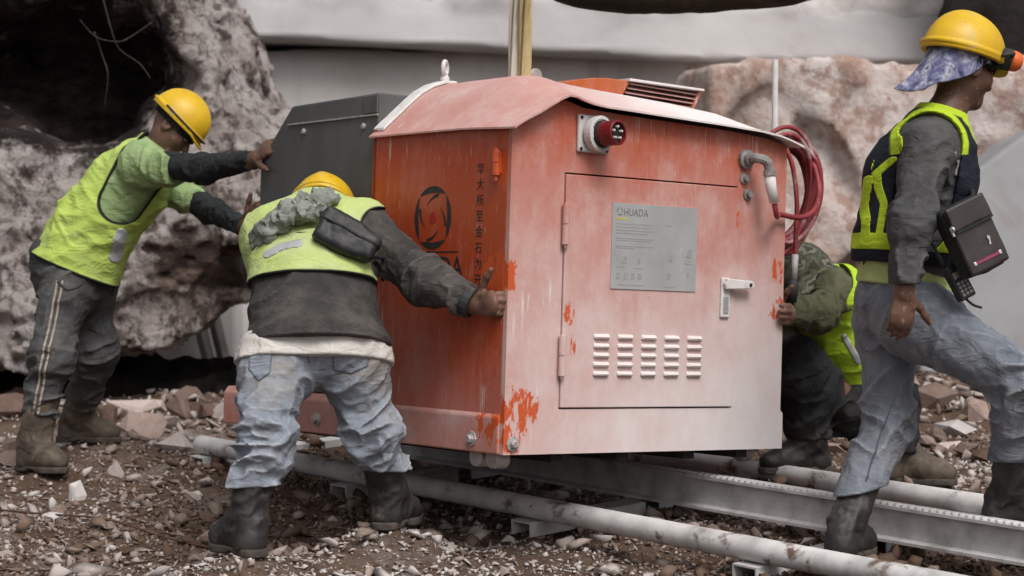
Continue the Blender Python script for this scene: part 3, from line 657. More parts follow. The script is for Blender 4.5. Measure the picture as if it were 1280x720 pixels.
# door
door = MB().box((DU0+.004, -.006, DH0+.005), (DU1-.004, .014, DH1-.006)).build('door', M_FRONT, machine, bevel=.003)
M_PLATE = simple('brushed_plate', [(.3, (.36, .365, .37)), (.7, (.47, .475, .48))], 5, .42, metal=.25, bump=.03, spots=[((.62, .58, .57), .60, .75, 9)])
M_INK = simple('worn_ink', [(.3, (.12, .12, .125)), (.7, (.22, .22, .225))], 60, .7, bump=0)
M_INKF = simple('faded_ink', [(.3, (.24, .24, .245)), (.7, (.33, .33, .335))], 60, .7, bump=0)
M_YEL = simple('yellow_print', [(.3, (.40, .33, .10)), (.7, (.5, .42, .18))], 60, .7, bump=0)
PW = -.0095
pl = MB().box((.42, PW, .543), (.80, -.0063, .828)).build('name_plate', M_PLATE, door)
def text(body, mat, size, mx, parent, name, sx=1, ex=.0004):
    cu = bpy.data.curves.new(name, 'FONT'); cu.body = body; cu.size = size; cu.extrude = ex; cu.align_x = 'LEFT'; cu.resolution_u = 4
    t = bpy.data.objects.new(name, cu); COL.objects.link(t); bpy.context.view_layer.update()
    me = bpy.data.meshes.new_from_object(t.evaluated_get(bpy.context.evaluated_depsgraph_get())); bpy.data.objects.remove(t)
    me.transform(mx @ Matrix.Diagonal((sx, 1, 1, 1))); me.materials.clear(); return add(name, me, mat, parent)
def M_on_front(u, h, w): return Matrix(((1, 0, 0, u), (0, 0, -1, w), (0, 1, 0, h), (0, 0, 0, 1)))
def M_on_side(w, h, u): return Matrix(((0, 0, -1, u), (-1, 0, 0, w), (0, 1, 0, h), (0, 0, 0, 1)))
text('HUADA', M_INK, .034, M_on_front(.468, .788, PW-.0006), pl, 'lettering', .9)
def flat_front(poly, mat, name, w, parent): return MB().prism(poly, wz, w, w-.0006).build(name, mat, parent)
def arcpoly(cx, cy, r0, r1, a0, a1, n=10, taper=True):
    out = []; 
    for i in range(n+1):
        t = i/n; a = math.radians(a0+(a1-a0)*t); out.append((cx+r1*math.cos(a), cy+r1*math.sin(a)))
    for i in range(n, -1, -1):
        t = i/n; a = math.radians(a0+(a1-a0)*t); rr = r1-(r1-r0)*(math.sin(math.pi*t)**.7 if taper else 1)-1e-4; out.append((cx+rr*math.cos(a), cy+rr*math.sin(a)))
    return out
for k in range(3): flat_front(arcpoly(.452, .80, .009, .0135, 100+k*120, 200+k*120), M_INK, 'emblem', PW, pl)
flat_front([(.437, .773), (.49, .773), (.49, .781), (.437, .781)], M_YEL, 'print_bar', PW, pl)
rr = random.Random(3)
for i, (h, w_) in enumerate([(.758, .17), (.748, .15), (.737, .165), (.727, .14), (.710, .17), (.703, .155), (.684, .17), (.678, .08)]):
    flat_front([(.437, h), (.437+w_, h), (.437+w_, h+.003), (.437, h+.003)], M_INKF, 'print_line', PW, pl)
for i, (u, h, a_) in enumerate([(.465, .628, .02), (.53, .628, .016), (.44, .575, .018), (.475, .575, .018), (.505, .575, .018), (.535, .575, .018), (.665, .58, .018), (.755, .59, .012), (.67, .64, .02), (.755, .66, .02)]):
    flat_front([(u, h), (u+a_, h), (u+a_*1.1, h+a_*1.2), (u+a_*.2, h+a_*1.2)], M_INKF, 'print_mark', PW, pl)
for i, (h, u0, w_) in enumerate([(.614, .44, .04), (.612, .52, .04), (.555, .45, .12), (.553, .655, .05), (.76, .655, .03), (.655, .745, .03), (.645, .745, .03), (.635, .745, .03)]):
    flat_front([(u0, h), (u0+w_, h), (u0+w_, h+.003), (u0, h+.003)], M_INKF, 'print_line', PW, pl)
for (h0, h1) in ((.68, .812), (.253, .385)):
    hg = MB(); um = DU0-.002; mid = (h0+h1)/2
    hg.tube([(um, -.016, h0), (um, -.016, mid-.001)], .0125, 10); hg.tube([(um, -.016, mid+.001), (um, -.016, h1)], .0125, 10); hg.tube([(um, -.016, h0-.01), (um, -.016, h1+.004)], .006, 8)
    hg.build('hinge', M_FRONT, door, bevel=.001)
hg = MB(); hg.tube([(-.016, .06, .893), (-.016, .06, .933)], .0135, 10); hg.tube([(-.016, .06, .935), (-.016, .06, .975)], .0135, 10); hg.tube([(-.016, .06, .875), (-.016, .06, .98)], .007, 8); hg.box((-.012, .05, .9), (-.0005, .07, .97)); hg.build('side_hinge', M_SIDE, machine)
M_LOUV = paint('louvre_paint', 0, 1, .9, .95, white=(-5, -4, 9, 8, .8))
for i in range(5):
    for j in range(5):
        u = .356+i*.1035; h = .254+j*.0305; lv = MB()
        sec = [(-.0062, h), (-.016, h+.001), (-.019, h+.006), (-.015, h+.012), (-.0062, h+.016)]
        Vv = []
        for uu, sc_ in ((u, .35), (u+.006, 1), (u+.060, 1), (u+.066, .35)): Vv += [(uu, -.0062+(p+.0062)*sc_, h+.008+(q-h-.008)*(.6+.4*sc_)) for p, q in sec]
        f_ = [(a*5+k, a*5+k+1, (a+1)*5+k+1, (a+1)*5+k) for a in range(3) for k in range(4)]+[(0, 1, 2, 3, 4), (19, 18, 17, 16, 15)]+[(a*5+4, a*5, (a+1)*5, (a+1)*5+4) for a in range(3)]
        lv.raw(Vv, f_); lv.build('vent_louvre', M_LOUV, door)
hd = MB().box((.917, -.016, .458), (.958, -.0065, .596)).build('door_handle', M_WHITE, door, bevel=.004)
MB().box((.926, -.0185, .472), (.949, -.0162, .53)).build('lock_recess', M_INKF, hd, bevel=.002)
lev = MB(); lev.prism([(.924, .556), (1.045, .560), (1.056, .568), (1.056, .580), (1.045, .588), (.924, .592)][::-1], wz, -.021, -.036); lev.lathe([(.018, 0), (.018, .018)], (.938, -.016, .573), (0, -1, 0), 12); lev.build('handle_lever', M_WHITE, hd, bevel=.003)
MB().lathe([(.0065, 0), (.0065, .002)], (1.035, -.0362, .573), (0, -1, 0), 10).build('lever_hole', M_DARKGAP, hd)
# power inlet
M_REDP = simple('red_plastic', [(.3, (.12, .006, .009)), (.7, (.17, .010, .013))], 14, .38, bump=.05, spots=[((.30, .12, .11), .62, .75, 9)])
M_GREYP = simple('pale_grey_plastic', [(.3, (.47, .45, .44)), (.7, (.58, .56, .55))], 14, .5, bump=.05)
inlet = MB().box((.262, -.016, .985), (.392, -.0005, 1.108)).build('power_inlet', M_GREYP, machine, bevel=.006)
cc = np.array([.330, -.016, 1.046]); ax = nrm((.16, -1, .02))
MB().lathe([(.058, 0), (.060, .012), (.060, .030), (.050, .032), (.046, .030)], cc, ax, 28).build('inlet_collar', M_GREYP, inlet, smooth=False)
MB().lathe([(.045, .026), (.045, .040), (.040, .045), (.040, .055)], cc, ax, 28).build('inlet_body', M_DARKGAP, inlet)
pg = MB().lathe([(.041, .045), (.041, .100), (.038, .102), (.034, .102), (.034, .082)], cc, ax, 28).build('inlet_sleeve', M_REDP, inlet)
MB().lathe([(.0335, .078), (.0335, .090)], cc, ax, 24).build('pin_face', M_DARKGAP, pg)
e1 = nrm(np.cross((0, 0, 1), ax)); e2 = np.cross(ax, e1)
for k in range(5):
    a = math.radians(90+72*k); MB().lathe([(.0042, .090), (.0042, .101), (.002, .103)], cc+.020*(math.cos(a)*e1+math.sin(a)*e2), ax, 8).build('pin', M_WHITE, pg)
MB().box((.283, -.055, 1.03), (.292, -.044, 1.062)).build('rating_label', M_WHITE, inlet)
for (u, h) in ((.272, .995), (.272, 1.098), (.382, .995), (.382, 1.098)): MB().lathe([(.006, 0), (.006, .003)], (u, -.016, h), (0, -1, 0), 8).build('screw', M_DARKGAP, inlet)
# cable gland with white sleeve
M_GLAND = simple('dusty_cast_metal', [(.3, (.16, .15, .145)), (.7, (.38, .36, .35))], 40, .6, metal=.3)
gl = MB(); gl.lathe([(.034, 0), (.034, .014), (.022, .016), (.022, .03)], (1.025, -.001, 1.012), (0, -1, 0), 14)
gl.tube(crom([(1.025, -.02, 1.012), (1.03, -.055, 1.014), (1.052, -.078, 1.004), (1.064, -.082, .98), (1.067, -.083, .955)], 5), .0175, 10); gl.lathe([(.023, 0), (.023, .018)], (1.066, -.083, .972), (.05, 0, -1), 12)
gl = gl.build('cable_gland', M_GLAND, machine, smooth=False)
MB().tube([(1.067, -.083, .957), (1.073, -.085, .91), (1.088, -.088, .862)], [.020, .019, .016], 10).build('cable_sleeve', M_WHITE, gl, smooth=True)
for (u, h) in ((1.022, .945), (1.04, .89)): MB().lathe([(.02, 0), (.02, .006), (.012, .007), (.012, .02)], (u, -.001, h), (0, -1, 0), 10).build('plug_bolt', M_GLAND, machine)
# emblem and lettering on the orange side
def flat_side(poly, mat, name): return MB().prism([(p, q) for p, q in poly], lambda p, q, t: (t, p, q), -.0004, -.0012).build(name, mat, machine)
M_BLK = simple('black_print', [(.3, (.016, .017, .018)), (.7, (.032, .032, .034))], 30, .6, bump=0, spots=[((.12, .05, .035), .62, .74, 30)])
M_RDOT = simple('red_print', [(.3, (.30, .018, .018)), (.7, (.36, .03, .025))], 30, .6, bump=0)
lw, lh = .425, .765
for k in range(4):
    # each blade: a crescent of the ring plus a curved spur
    a0 = 62+90*k
    flat_side([(lw-(p-lw), q) for p, q in arcpoly(lw, lh, .083, .106, a0-14, a0+74, 14)], M_BLK, 'emblem_blade')
    sp = []
    for t in np.linspace(0, 1, 9): a = math.radians(a0+6+62*t); R_ = .088-.022*math.sin(math.pi*.5*t)-.012*t; sp.append((R_, a))
    outer = [(lw-R_*math.cos(a), lh+R_*math.sin(a)) for R_, a in sp]; inner = [(lw-(R_-.014*(1-t))*math.cos(a), lh+(R_-.014*(1-t))*math.sin(a)) for (R_, a), t in zip(sp, np.linspace(0, 1, 9))]
    flat_side(outer+inner[-2::-1], M_BLK, 'emblem_spur')
flat_side([(lw+.018*math.cos(a), lh+.020*math.sin(a)) for a in np.linspace(0, 2*math.pi, 14)[:-1]], M_RDOT, 'emblem_dot')
flat_side([(.275, .648), (.58, .648), (.58, .652), (.275, .652)], M_BLK, 'print_rule')
text('HUADA', M_BLK, .098, M_on_side(.585, .567, -.0008), machine, 'lettering', .98)
for i, ch in enumerate('华大所至金石为开'):
    text(ch, M_BLK, .040, M_on_side(.182, .905-.0515*i, -.0008), machine, 'lettering', 1.0)

# ------------------------------------------------------------------ things on the machine: slings, hose coil, marker rod
M_SLW = simple('pale_webbing', [(.3, (.42, .38, .31)), (.7, (.58, .54, .47))], 30, .9, stretch=(1, 1, .15), bump=.5, bscale=160, bdist=.002)
M_SLO = simple('ochre_webbing', [(.3, (.33, .25, .11)), (.7, (.48, .39, .22))], 30, .9, stretch=(1, 1, .15), bump=.5, bscale=160, bdist=.002)
def sling(x0, x1, top_x, D, mat, label, w_=.036):
    p = px(x0, 101, D); q = px(top_x, -700, D); s = MB(); pts = [p+(q-p)*t+np.array([.004*math.sin(9*t), .006*math.sin(5*t), 0]) for t in np.linspace(0, 1, 26)]
    for side in (-1, 1):
        Vv = []
        for i, c_ in enumerate(pts):
            d = np.array([math.cos(.5+i*.25), .6*math.sin(.5+i*.25), 0]); d = nrm(d)*w_*.5; nn = nrm(np.array([-d[1], d[0], 0]))*.004; cc_ = c_+nn*side*2.5
            Vv += [cc_-d-nn, cc_+d-nn, cc_+d+nn, cc_-d+nn]
        f_ = [(4*i+k, 4*i+(k+1) % 4, 4*i+4+(k+1) % 4, 4*i+4+k) for i in range(len(pts)-1) for k in range(4)]; s.raw(Vv, f_+[(3, 2, 1, 0), tuple(4*len(pts)-4+k for k in range(4))])
    o = s.build('lifting_sling', mat, None, bevel=.001); tag(o, label, 'sling', 'slings holding the machine cabinet')
sling(643, 643, 641, 7.16, M_SLW, 'white webbing sling above the cabinet, left of the ochre one')
sling(656, 656, 657, 7.13, M_SLO, 'ochre yellow webbing sling above the cabinet, right of the white one')
M_HOSE = simple('red_hose', [(.3, (.17, .018, .022)), (.6, (.27, .038, .042)), (.8, (.36, .12, .12))], 11, .55, bump=.15, bscale=80, spots=[((.46, .37, .37), .56, .70, 5)])
hose = empty('hose_coil', mworld(1.30, .2, .7)); tag(hose, 'coiled red hose hanging on the right side of the cabinet', 'hose')
hb = mworld(1.30, .2, .7); rr = random.Random(8); cen = px(985, 239, 7.62)
for k in range(17):
    a_ = .098+.034*rr.random(); b_ = .20+.028*rr.uniform(-1, 1); tl_ = rr.uniform(-.25, .1); dy = .008*(k-8)+rr.uniform(-.006, .006); cx = rr.uniform(-.03, .012); cz = rr.uniform(-.026, .012)
    P_ = []
    for i in range(16):
        a = 2*math.pi*i/16; x_, z_ = a_*math.cos(a)*(1+.12*math.sin(a)), b_*math.sin(a); P_.append(cen-hb+np.array([cx+x_*math.cos(tl_)-z_*math.sin(tl_)*.6, dy+.05*math.cos(a), cz+x_*math.sin(tl_)*.6+z_*math.cos(tl_)]))
    C_ = crom(P_, 4, closed=True); MB().tube(C_+[C_[0]], .0086, 8, cap=False).build('hose_loop', M_HOSE, hose, smooth=True)
g_end = mworld(1.089, -.088, .858)
pts = [g_end, mworld(1.105, -.085, .815), px(975, 268, 7.3), px(1000, 272, 7.36), px(1018, 262, 7.45), px(1024, 235, 7.55), px(1012, 195, 7.62), px(985, 172, 7.64)]
MB().tube(crom([p-hb for p in pts], 7), .0098, 8).build('hose_lead', M_HOSE, hose, smooth=True)
MB().tube(crom([p-hb for p in (px(975, 172, 7.45), px(990, 205, 7.44), px(996, 250, 7.44), px(995, 290, 7.44), px(994, 322, 7.44))], 6), .0088, 8).build('hose_tail', M_HOSE, hose, smooth=True)
M_CLR = simple('clouded_sleeve', [(.3, (.28, .27, .27)), (.7, (.45, .44, .44))], 30, .5)
e = MB(); e.tube([px(994, 318, 7.44)-hb, px(992, 352, 7.44)-hb], [.0125, .0115], 10); e.build('hose_sleeve', M_CLR, hose, smooth=True)
M_BLKR = simple('black_rubber', [(.3, (.018, .018, .019)), (.7, (.035, .035, .036))], 30, .7)
e = MB(); e.tube([px(992, 350, 7.44)-hb, px(991, 356, 7.44)-hb, px(989, 378, 7.44)-hb], [.013, .022, .019], 10); e.build('hose_connector', M_BLKR, hose, smooth=True)
hk = MB(); hk.tube([mworld(1.225, .22, 1.02)-hb, mworld(1.33, .25, 1.015)-hb, mworld(1.36, .25, 1.05)-hb], .009, 8); hk.build('hanger_hook', M_BOLT, hose)
rod_b = px(967, 330, 8.3); rod = MB(); rod.tube([(0, 0, 0), px(969, 75, 8.3)-rod_b], .0125, 10)
o = rod.build('marker_rod', M_WHITE, None, loc=rod_b); tag(o, 'thin white rod standing behind the right end of the cabinet', 'rod')

# weathered beam over the top edge
M_BEAM = rock_mat('weathered_brown', [(.3, (.045, .034, .024)), (.55, (.085, .066, .05)), (.8, (.17, .145, .12))], 4, bump=.9, bd=.03)
bm0, bm1 = px(672, -8, 9.0), px(1050, -4, 9.0)
def f_beam(P):
    x = P[:, 0]; t = np.clip((x-bm0[0])/(bm1[0]-bm0[0]), 0, 1); low = bm0[2]+.0-.095*np.sin(np.pi*t)**.55*(1-.18*t)+.012*t
    return smax(smax(low-P[:, 2], P[:, 2]-low-.5, .1), smax(np.abs(P[:, 1]-9.0)-.16, np.abs(x-(bm0[0]+bm1[0])/2)-(bm1[0]-bm0[0])/2, .1), .14)+.012*fbm(P*6, 3, 131)
V, Q = nets(f_beam, (bm0[0]-.1, 8.7, bm0[2]-.25), (bm1[0]+.1, 9.3, bm0[2]+.6), .02, band=3); c0 = np.array([.5*(bm0[0]+bm1[0]), 9, bm0[2]])
o = add('lifting_beam', mk_mesh('lifting_beam', V-c0, Q, smooth=True), M_BEAM); o.location = c0; tag(o, 'dark weathered brown beam hanging across the top edge', 'beam')

# ------------------------------------------------------------------ the rail track on the ground
M_GALV = simple('chalky_steel_pipe', [(.3, (.34, .33, .325)), (.5, (.52, .505, .50)), (.75, (.68, .66, .655))], 7, .8, metal=.0, bump=.25, bscale=50, spots=[((.13, .09, .07), .57, .66, 9), ((.64, .62, .61), .54, .70, 4), ((.09, .06, .045), .66, .70, 26)])
M_BEAMW = simple('chalky_steel_beam', [(.3, (.30, .29, .285)), (.5, (.50, .485, .48)), (.75, (.68, .665, .66))], 9, .85, metal=.05, bump=.25, bscale=60, spots=[((.56, .55, .545), .53, .66, 4)])
R0_ = np.array([RAILP[0], RAILP[1], .188]); R1_ = px(1130, 722, 6.0); RD = nrm(R1_-R0_); RN3 = nrm(np.array([.743, .669, .068]) - RD*np.dot(RD, [.743, .669, .068])); RU = nrm(np.cross(RN3, -RD)); RU = RU if RU[2] > 0 else -RU
track = empty('rail_track', tuple(R0_)); tag(track, 'dusty steel rail track of two pipes and a toothed centre beam lying on the rubble', 'track')
def T(t, n_, h): return RD*t+RN3*n_+RU*h
MB().tube([T(0, 0, 0), T(.02, 0, 0), T(2.4, 0, 0), T(5.4, 0, 0)], .039, 18).build('pipe_rail', M_GALV, track, smooth=False, bevel=.004)
far_off = px(1235, 632, 7.1)-R0_; fn_ = float(np.dot(far_off, RN3)); fh_ = float(np.dot(far_off, RU))
MB().tube([T(.75, fn_, fh_), T(3, fn_, fh_), T(5.4, fn_, fh_)], .037, 18).build('pipe_rail', M_GALV, track)
for o in track.children:
    if o.name.startswith('pipe_rail'): o.data.polygons.foreach_set('use_smooth', np.ones(len(o.data.polygons), bool))
# centre beam: channel with flanges, measured from the photograph (bottom right (1280, 700))
bo = px(1280, 680, 6.32)-R0_; bn = float(np.dot(bo, RN3)); bh = float(np.dot(bo, RU))
def beam_fn(p, q, t): return tuple(T(t, bn+p, bh+q))
sec = [(-.035, -.06), (.035, -.06), (.035, .06), (-.035, .06), (-.035, .050), (-.012, .046), (-.012, -.044), (-.035, -.050)]
bb = MB(); bb.prism(sec, beam_fn, .55, 5.6); cb = bb.build('centre_beam', M_BEAMW, track)
bm = bmesh.new(); bm.from_mesh(cb.data); bmesh.ops.recalc_face_normals(bm, faces=bm.faces[:]); bm.to_mesh(cb.data); bm.free()
tooth = mk_mesh('rack_tooth', [T(0, -.030, .0605), T(.014, -.030, .0605), T(.014, -.004, .0605), T(0, -.004, .0605), T(.004, -.030, .067), T(.010, -.030, .067), T(.010, -.004, .067), T(.004, -.004, .067)], [(3, 2, 1, 0), (4, 5, 6, 7), (0, 1, 5, 4), (1, 2, 6, 5), (2, 3, 7, 6), (3, 0, 4, 7)]); tooth.materials.append(M_GALV)
for k in range(170):
    o = add('rack_tooth', tooth, None, cb); o.location = tuple(T(.6+.028*k, bn, bh))
M_CROSS = simple('white_dusted_channel', [(.3, (.34, .33, .33)), (.7, (.60, .585, .58))], 6, .75, bump=.3, spots=[((.20, .18, .17), .6, .7, 9)])
for t in (.06, 1.06, 2.12, 3.16, 4.2):
    for (n0, n1, h0_, h1_) in ((-.06, bn-.036, -.0, bh), (bn+.036, fn_+.05, bh, fh_)):
        c_ = MB(); ht = -.041
        secx = [(-.05, -.05), (-.044, -.05), (-.044, -.006), (.044, -.006), (.044, -.05), (.05, -.05), (.05, 0), (-.05, 0)]
        def fx(p, q, s_): return tuple(T(t+p, n0+(n1-n0)*s_, (h0_ if n0 < 0 else bh)*(1-s_)+(h1_ if n0 > 0 else 0)*s_+ht*(1 if n0 < 0 else 1)+q-(0 if n0 < 0 else 0)))
        c_.prism(secx, lambda p, q, s_: tuple(T(t+p, n0+(n1-n0)*s_, -.041+q+(fh_*(n0+(n1-n0)*s_)/fn_))), 0, 1)
        o = c_.build('cross_member', M_CROSS, track)
        bm = bmesh.new(); bm.from_mesh(o.data); bmesh.ops.recalc_face_normals(bm, faces=bm.faces[:]); bm.to_mesh(o.data); bm.free()
# ------------------------------------------------------------------ people: one continuous body each, clothes as its parts
A_ = lambda *v: np.array(v, float)
class Lm:
    def __init__(s, a, b, ra, rb, fl=None, fk=1.0, A=0., lam=.05, w=(1, 1), seed=None, tw=.5):
        s.a, s.b, s.ra, s.rb, s.fk, s.A, s.lam, s.w, s.tw = np.asarray(a, float), np.asarray(b, float), ra, rb, fk, A, lam, w, tw
        s.fl = None if fl is None else nrm(fl); Lm.c = getattr(Lm, 'c', 0)+1; s.seed = Lm.c if seed is None else seed
    def eval(s, P, folds=True):
        Q = P-s.a.astype(f32); ab = s.b-s.a
        if s.fl is not None:
            Q = Q+((s.fk-1)*(Q @ s.fl.astype(f32)))[:, None]*s.fl.astype(f32); ab = ab+(s.fk-1)*(ab @ s.fl)*s.fl
        l2 = float(ab @ ab)+1e-9; t = np.clip(Q @ ab.astype(f32)/l2, 0, 1); rv = Q-t[:, None]*ab.astype(f32)
        dist = np.sqrt((rv*rv).sum(1)); d = dist-(s.ra+(s.rb-s.ra)*t)
        if not folds or s.A == 0: return d, None
        m = d < .09; disp = np.zeros(len(d), f32)
        if m.any():
            Ln = math.sqrt(l2); dr = ab/Ln; up = A_(0, 0, 1) if abs(dr[2]) < .8 else A_(0, 1, 0); e1 = nrm(np.cross(dr, up)); e2 = np.cross(dr, e1)
            n_ = rv[m]/(dist[m][:, None]+1e-6); c1 = n_ @ e1.astype(f32); c2 = n_ @ e2.astype(f32); sv = (Q[m] @ dr.astype(f32))/s.lam
            q = np.stack([sv+s.tw*c1+.35*vnoise(P[m]*9, s.seed+50), c1*.85+s.seed*3.7, c2*.85], 1)
            r1 = 1.7*np.maximum(0, 1-2.1*np.abs(vnoise(q, s.seed)))**1.4-.55; q2 = np.stack([sv*1.9-s.tw*1.3*c2, c1*1.8, c2*1.8+s.seed], 1); r2 = 1.7*np.maximum(0, 1-2.1*np.abs(vnoise(q2, s.seed+9)))**1.4-.55
            wt = s.w[0]+(s.w[1]-s.w[0])*t[m]
            disp[m] = s.A*wt*(.8*r1+.25*r2)*np.exp(-(np.maximum(d[m], 0)/.04)**2)
        return d, disp
def fld(groups, k=.05, kg=.015, grow=0., folds=True):
    def fn(P):
        tot = None; dsp = 0.
        for g in groups:
            dg = None
            for lm in g:
                d, q = lm.eval(P, folds); dg = d if dg is None else smin(dg, d, k)
                if q is not None: dsp = dsp+q
            tot = dg if tot is None else smin(tot, dg, kg)
        return tot-grow-dsp
    return fn
def bounds(groups, pad=.05):
    pts = np.array([p for g in groups for l in g for p in (l.a-max(l.ra, .0)*max(1, 1/l.fk), l.a+l.ra*max(1, 1/l.fk), l.b-l.rb*max(1, 1/l.fk), l.b+l.rb*max(1, 1/l.fk))])
    return pts.min(0)-pad, pts.max(0)+pad
def ell(p, c, r):
    q = (p-np.asarray(c, f32)); r = np.asarray(r, f32); k0 = np.linalg.norm(q/r, axis=1); k1 = np.linalg.norm(q/(r*r), axis=1)+1e-6; return k0*(k0-1)/k1
def head_axes(hf, hu):
    hf = nrm(hf); hu = nrm(np.asarray(hu)-hf*np.dot(hu, hf)); return np.stack([np.cross(hf, hu), hf, hu])      # rows: right, forward, up
def head_fn(c, hf, hu, s=.94):
    R = head_axes(hf, hu).astype(f32)
    def fn(P):
        p = ((P-c.astype(f32)) @ R.T)/s; ax = p.copy(); ax[:, 0] = np.abs(ax[:, 0])
        def cap(a, b, ra, rb): return Lm(a, b, ra, rb).eval(ax)[0]
        d = smin(ell(p, (0, -.012, .03), (.076, .096, .103)), ell(p, (0, .028, -.045), (.057, .066, .074)), .05)
        d = smin(d, cap((0, .075, -.098), (.012, .07, -.098), .02, .02), .03)
        d = smin(d, cap((.015, .083, .026), (.04, .072, .026), .014, .012), .02)
        d = smin(d, cap((.04, .066, -.028), (.042, .06, -.03), .022, .022), .03)
        d = smax(d, -ell(ax, (.032, .098, .006), (.017, .014, .011)), .012)
        d = smin(d, cap((0, .09, .008), (0, .112, -.034), .008, .013), .012); d = smin(d, cap((.010, .101, -.037), (.011, .10, -.037), .008, .008), .008)
        d = smin(d, cap((0, .092, -.060), (.018, .086, -.060), .007, .004), .006); d = smin(d, cap((0, .091, -.072), (.016, .085, -.071), .008, .005), .006)
        e = smax(ell(ax, (.079, -.008, -.004), (.011, .024, .034)), -ell(ax, (.092, -.004, -.002), (.010, .014, .022)), .006); d = smin(d, e, .008)
        return d*s
    return fn
def hand_lms(wr, d, n, side=1, curl=25, thumb=(.55, .8, .15), spread=.012, s=1.0, base_curl=None):
    """d finger direction, n the way the palm faces, thumb on side*cross(d, n)"""
    d = nrm(d); n = nrm(np.asarray(n)-d*np.dot(n, d)); th = side*np.cross(d, n); wr = np.asarray(wr, float); G = []
    G.append([Lm(wr-d*.03*s, wr+d*.02*s, .027*s, .029*s, fl=n, fk=1.25), Lm(wr+d*.03*s, wr+d*.078*s, .034*s, .040*s, fl=n, fk=2.5), Lm(wr+d*.03*s+th*.02*s, wr+d*.055*s+th*.026*s, .019*s, .016*s)])
    for i, (ln, o_) in enumerate(zip((.072, .080, .075, .060), (.030, .0105, -.0095, -.028))):
        p = wr+d*(.086-.004*abs(i-1))*s+th*o_*s; ang = math.radians(base_curl if base_curl is not None else curl*.7); g = []; dd = nrm(d+th*spread*8*(o_/.03)*.12)
        for sg, (fr_, r0, r1) in enumerate(((.42, .0098, .0092), (.33, .0092, .0086), (.25, .0086, .0076))):
            di = nrm(dd*math.cos(ang)+n*math.sin(ang)); q = p+di*ln*fr_*s; g.append(Lm(p, q, r0*s, r1*s)); p = q; ang += math.radians(curl)
        G.append(g)
    p = wr+d*.032*s+th*.026*s; dd = nrm(thumb[0]*d+thumb[1]*th+thumb[2]*n); d2 = nrm(dd+.35*d); g = [Lm(p, p+dd*.04*s, .014*s, .0115*s), Lm(p+dd*.04*s, p+dd*.04*s+d2*.032*s, .0115*s, .0105*s), Lm(p+dd*.04*s+d2*.032*s, p+dd*.04*s+d2*.058*s, .0105*s, .0085*s)]
    G.append(g); return G
def skin_mat(name, c, rough=.5):
    m, nt, b = new_mat(name); N = NT(nt); co = N.coord()
    col = N.mix(N.step(N.noise(co, 22, 6, .65), .35, .7), tuple(v*.72 for v in c), tuple(v*1.15 for v in c)); col = N.mix(N.step(N.noise(co, 60, 4, .7), .58, .72), col, (.27, .22, .19))
    nt.links.new(col, b.inputs['Base Color']); b.inputs['Roughness'].default_value = rough; b.inputs['Specular IOR Level'].default_value = .35
    nt.links.new(N.bump(N.noise(co, 180, 4, .7), .35, .002), b.inputs['Normal']); return m
def cloth(name, c, var=.25, dust=None, weave=420, rough=.92, streak=(1, 1, 1), scale=9, edge=None, extra=(), sheen=0., wr=.45, fade=None):
    """woven cloth: mottled dye, dust patches, weave relief; edge=(colour, width) draws a sewn binding where the cloth ends"""
    m, nt, b = new_mat(name); N = NT(nt); co = N.coord(streak)
    col = N.ramp(N.noise(co, scale, 7, .65), [(.28, tuple(v*(1-var) for v in c)), (.5, c), (.74, tuple(min(1, v*(1+var)) for v in c))])
    for (cc_, lo_, hi_, sc_, amt) in extra: col = N.mix(N.math('MULTIPLY', N.step(N.noise(N.coord(loc=(2.2, sc_, 1.3)), sc_, 7, .68), lo_, hi_), amt), col, cc_)
    if dust: col = N.mix(N.math('MULTIPLY', N.step(N.noise(N.coord(loc=(7, 1, 3)), dust[1], 8, .7), dust[2], dust[3]), dust[4]), col, dust[0])
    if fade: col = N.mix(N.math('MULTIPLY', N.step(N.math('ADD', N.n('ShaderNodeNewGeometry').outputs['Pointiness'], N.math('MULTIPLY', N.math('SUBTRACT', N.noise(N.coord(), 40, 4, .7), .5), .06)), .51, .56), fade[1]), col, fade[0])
    if edge: col = N.mix(N.ramp(N.attr('edge'), [(edge[1]*.85, 1.0), (edge[1], 0.0)]), col, edge[0])
    nt.links.new(col, b.inputs['Base Color']); b.inputs['Roughness'].default_value = rough; b.inputs['Specular IOR Level'].default_value = .18
    if sheen: b.inputs['Sheen Weight'].default_value = sheen
    rg = N.math('ABSOLUTE', N.math('SUBTRACT', N.noise(N.coord((1, 1, 1.8)), 13, 3, .5, 1.2), .5))
    h = N.math('ADD', N.math('MULTIPLY', N.noise(N.coord(), weave, 2), .12), N.math('ADD', N.math('MULTIPLY', N.noise(N.coord(), 26, 5, .6), .5), N.math('MULTIPLY', rg, -2.0)))
    nt.links.new(N.bump(h, wr, .012), b.inputs['Normal']); return m
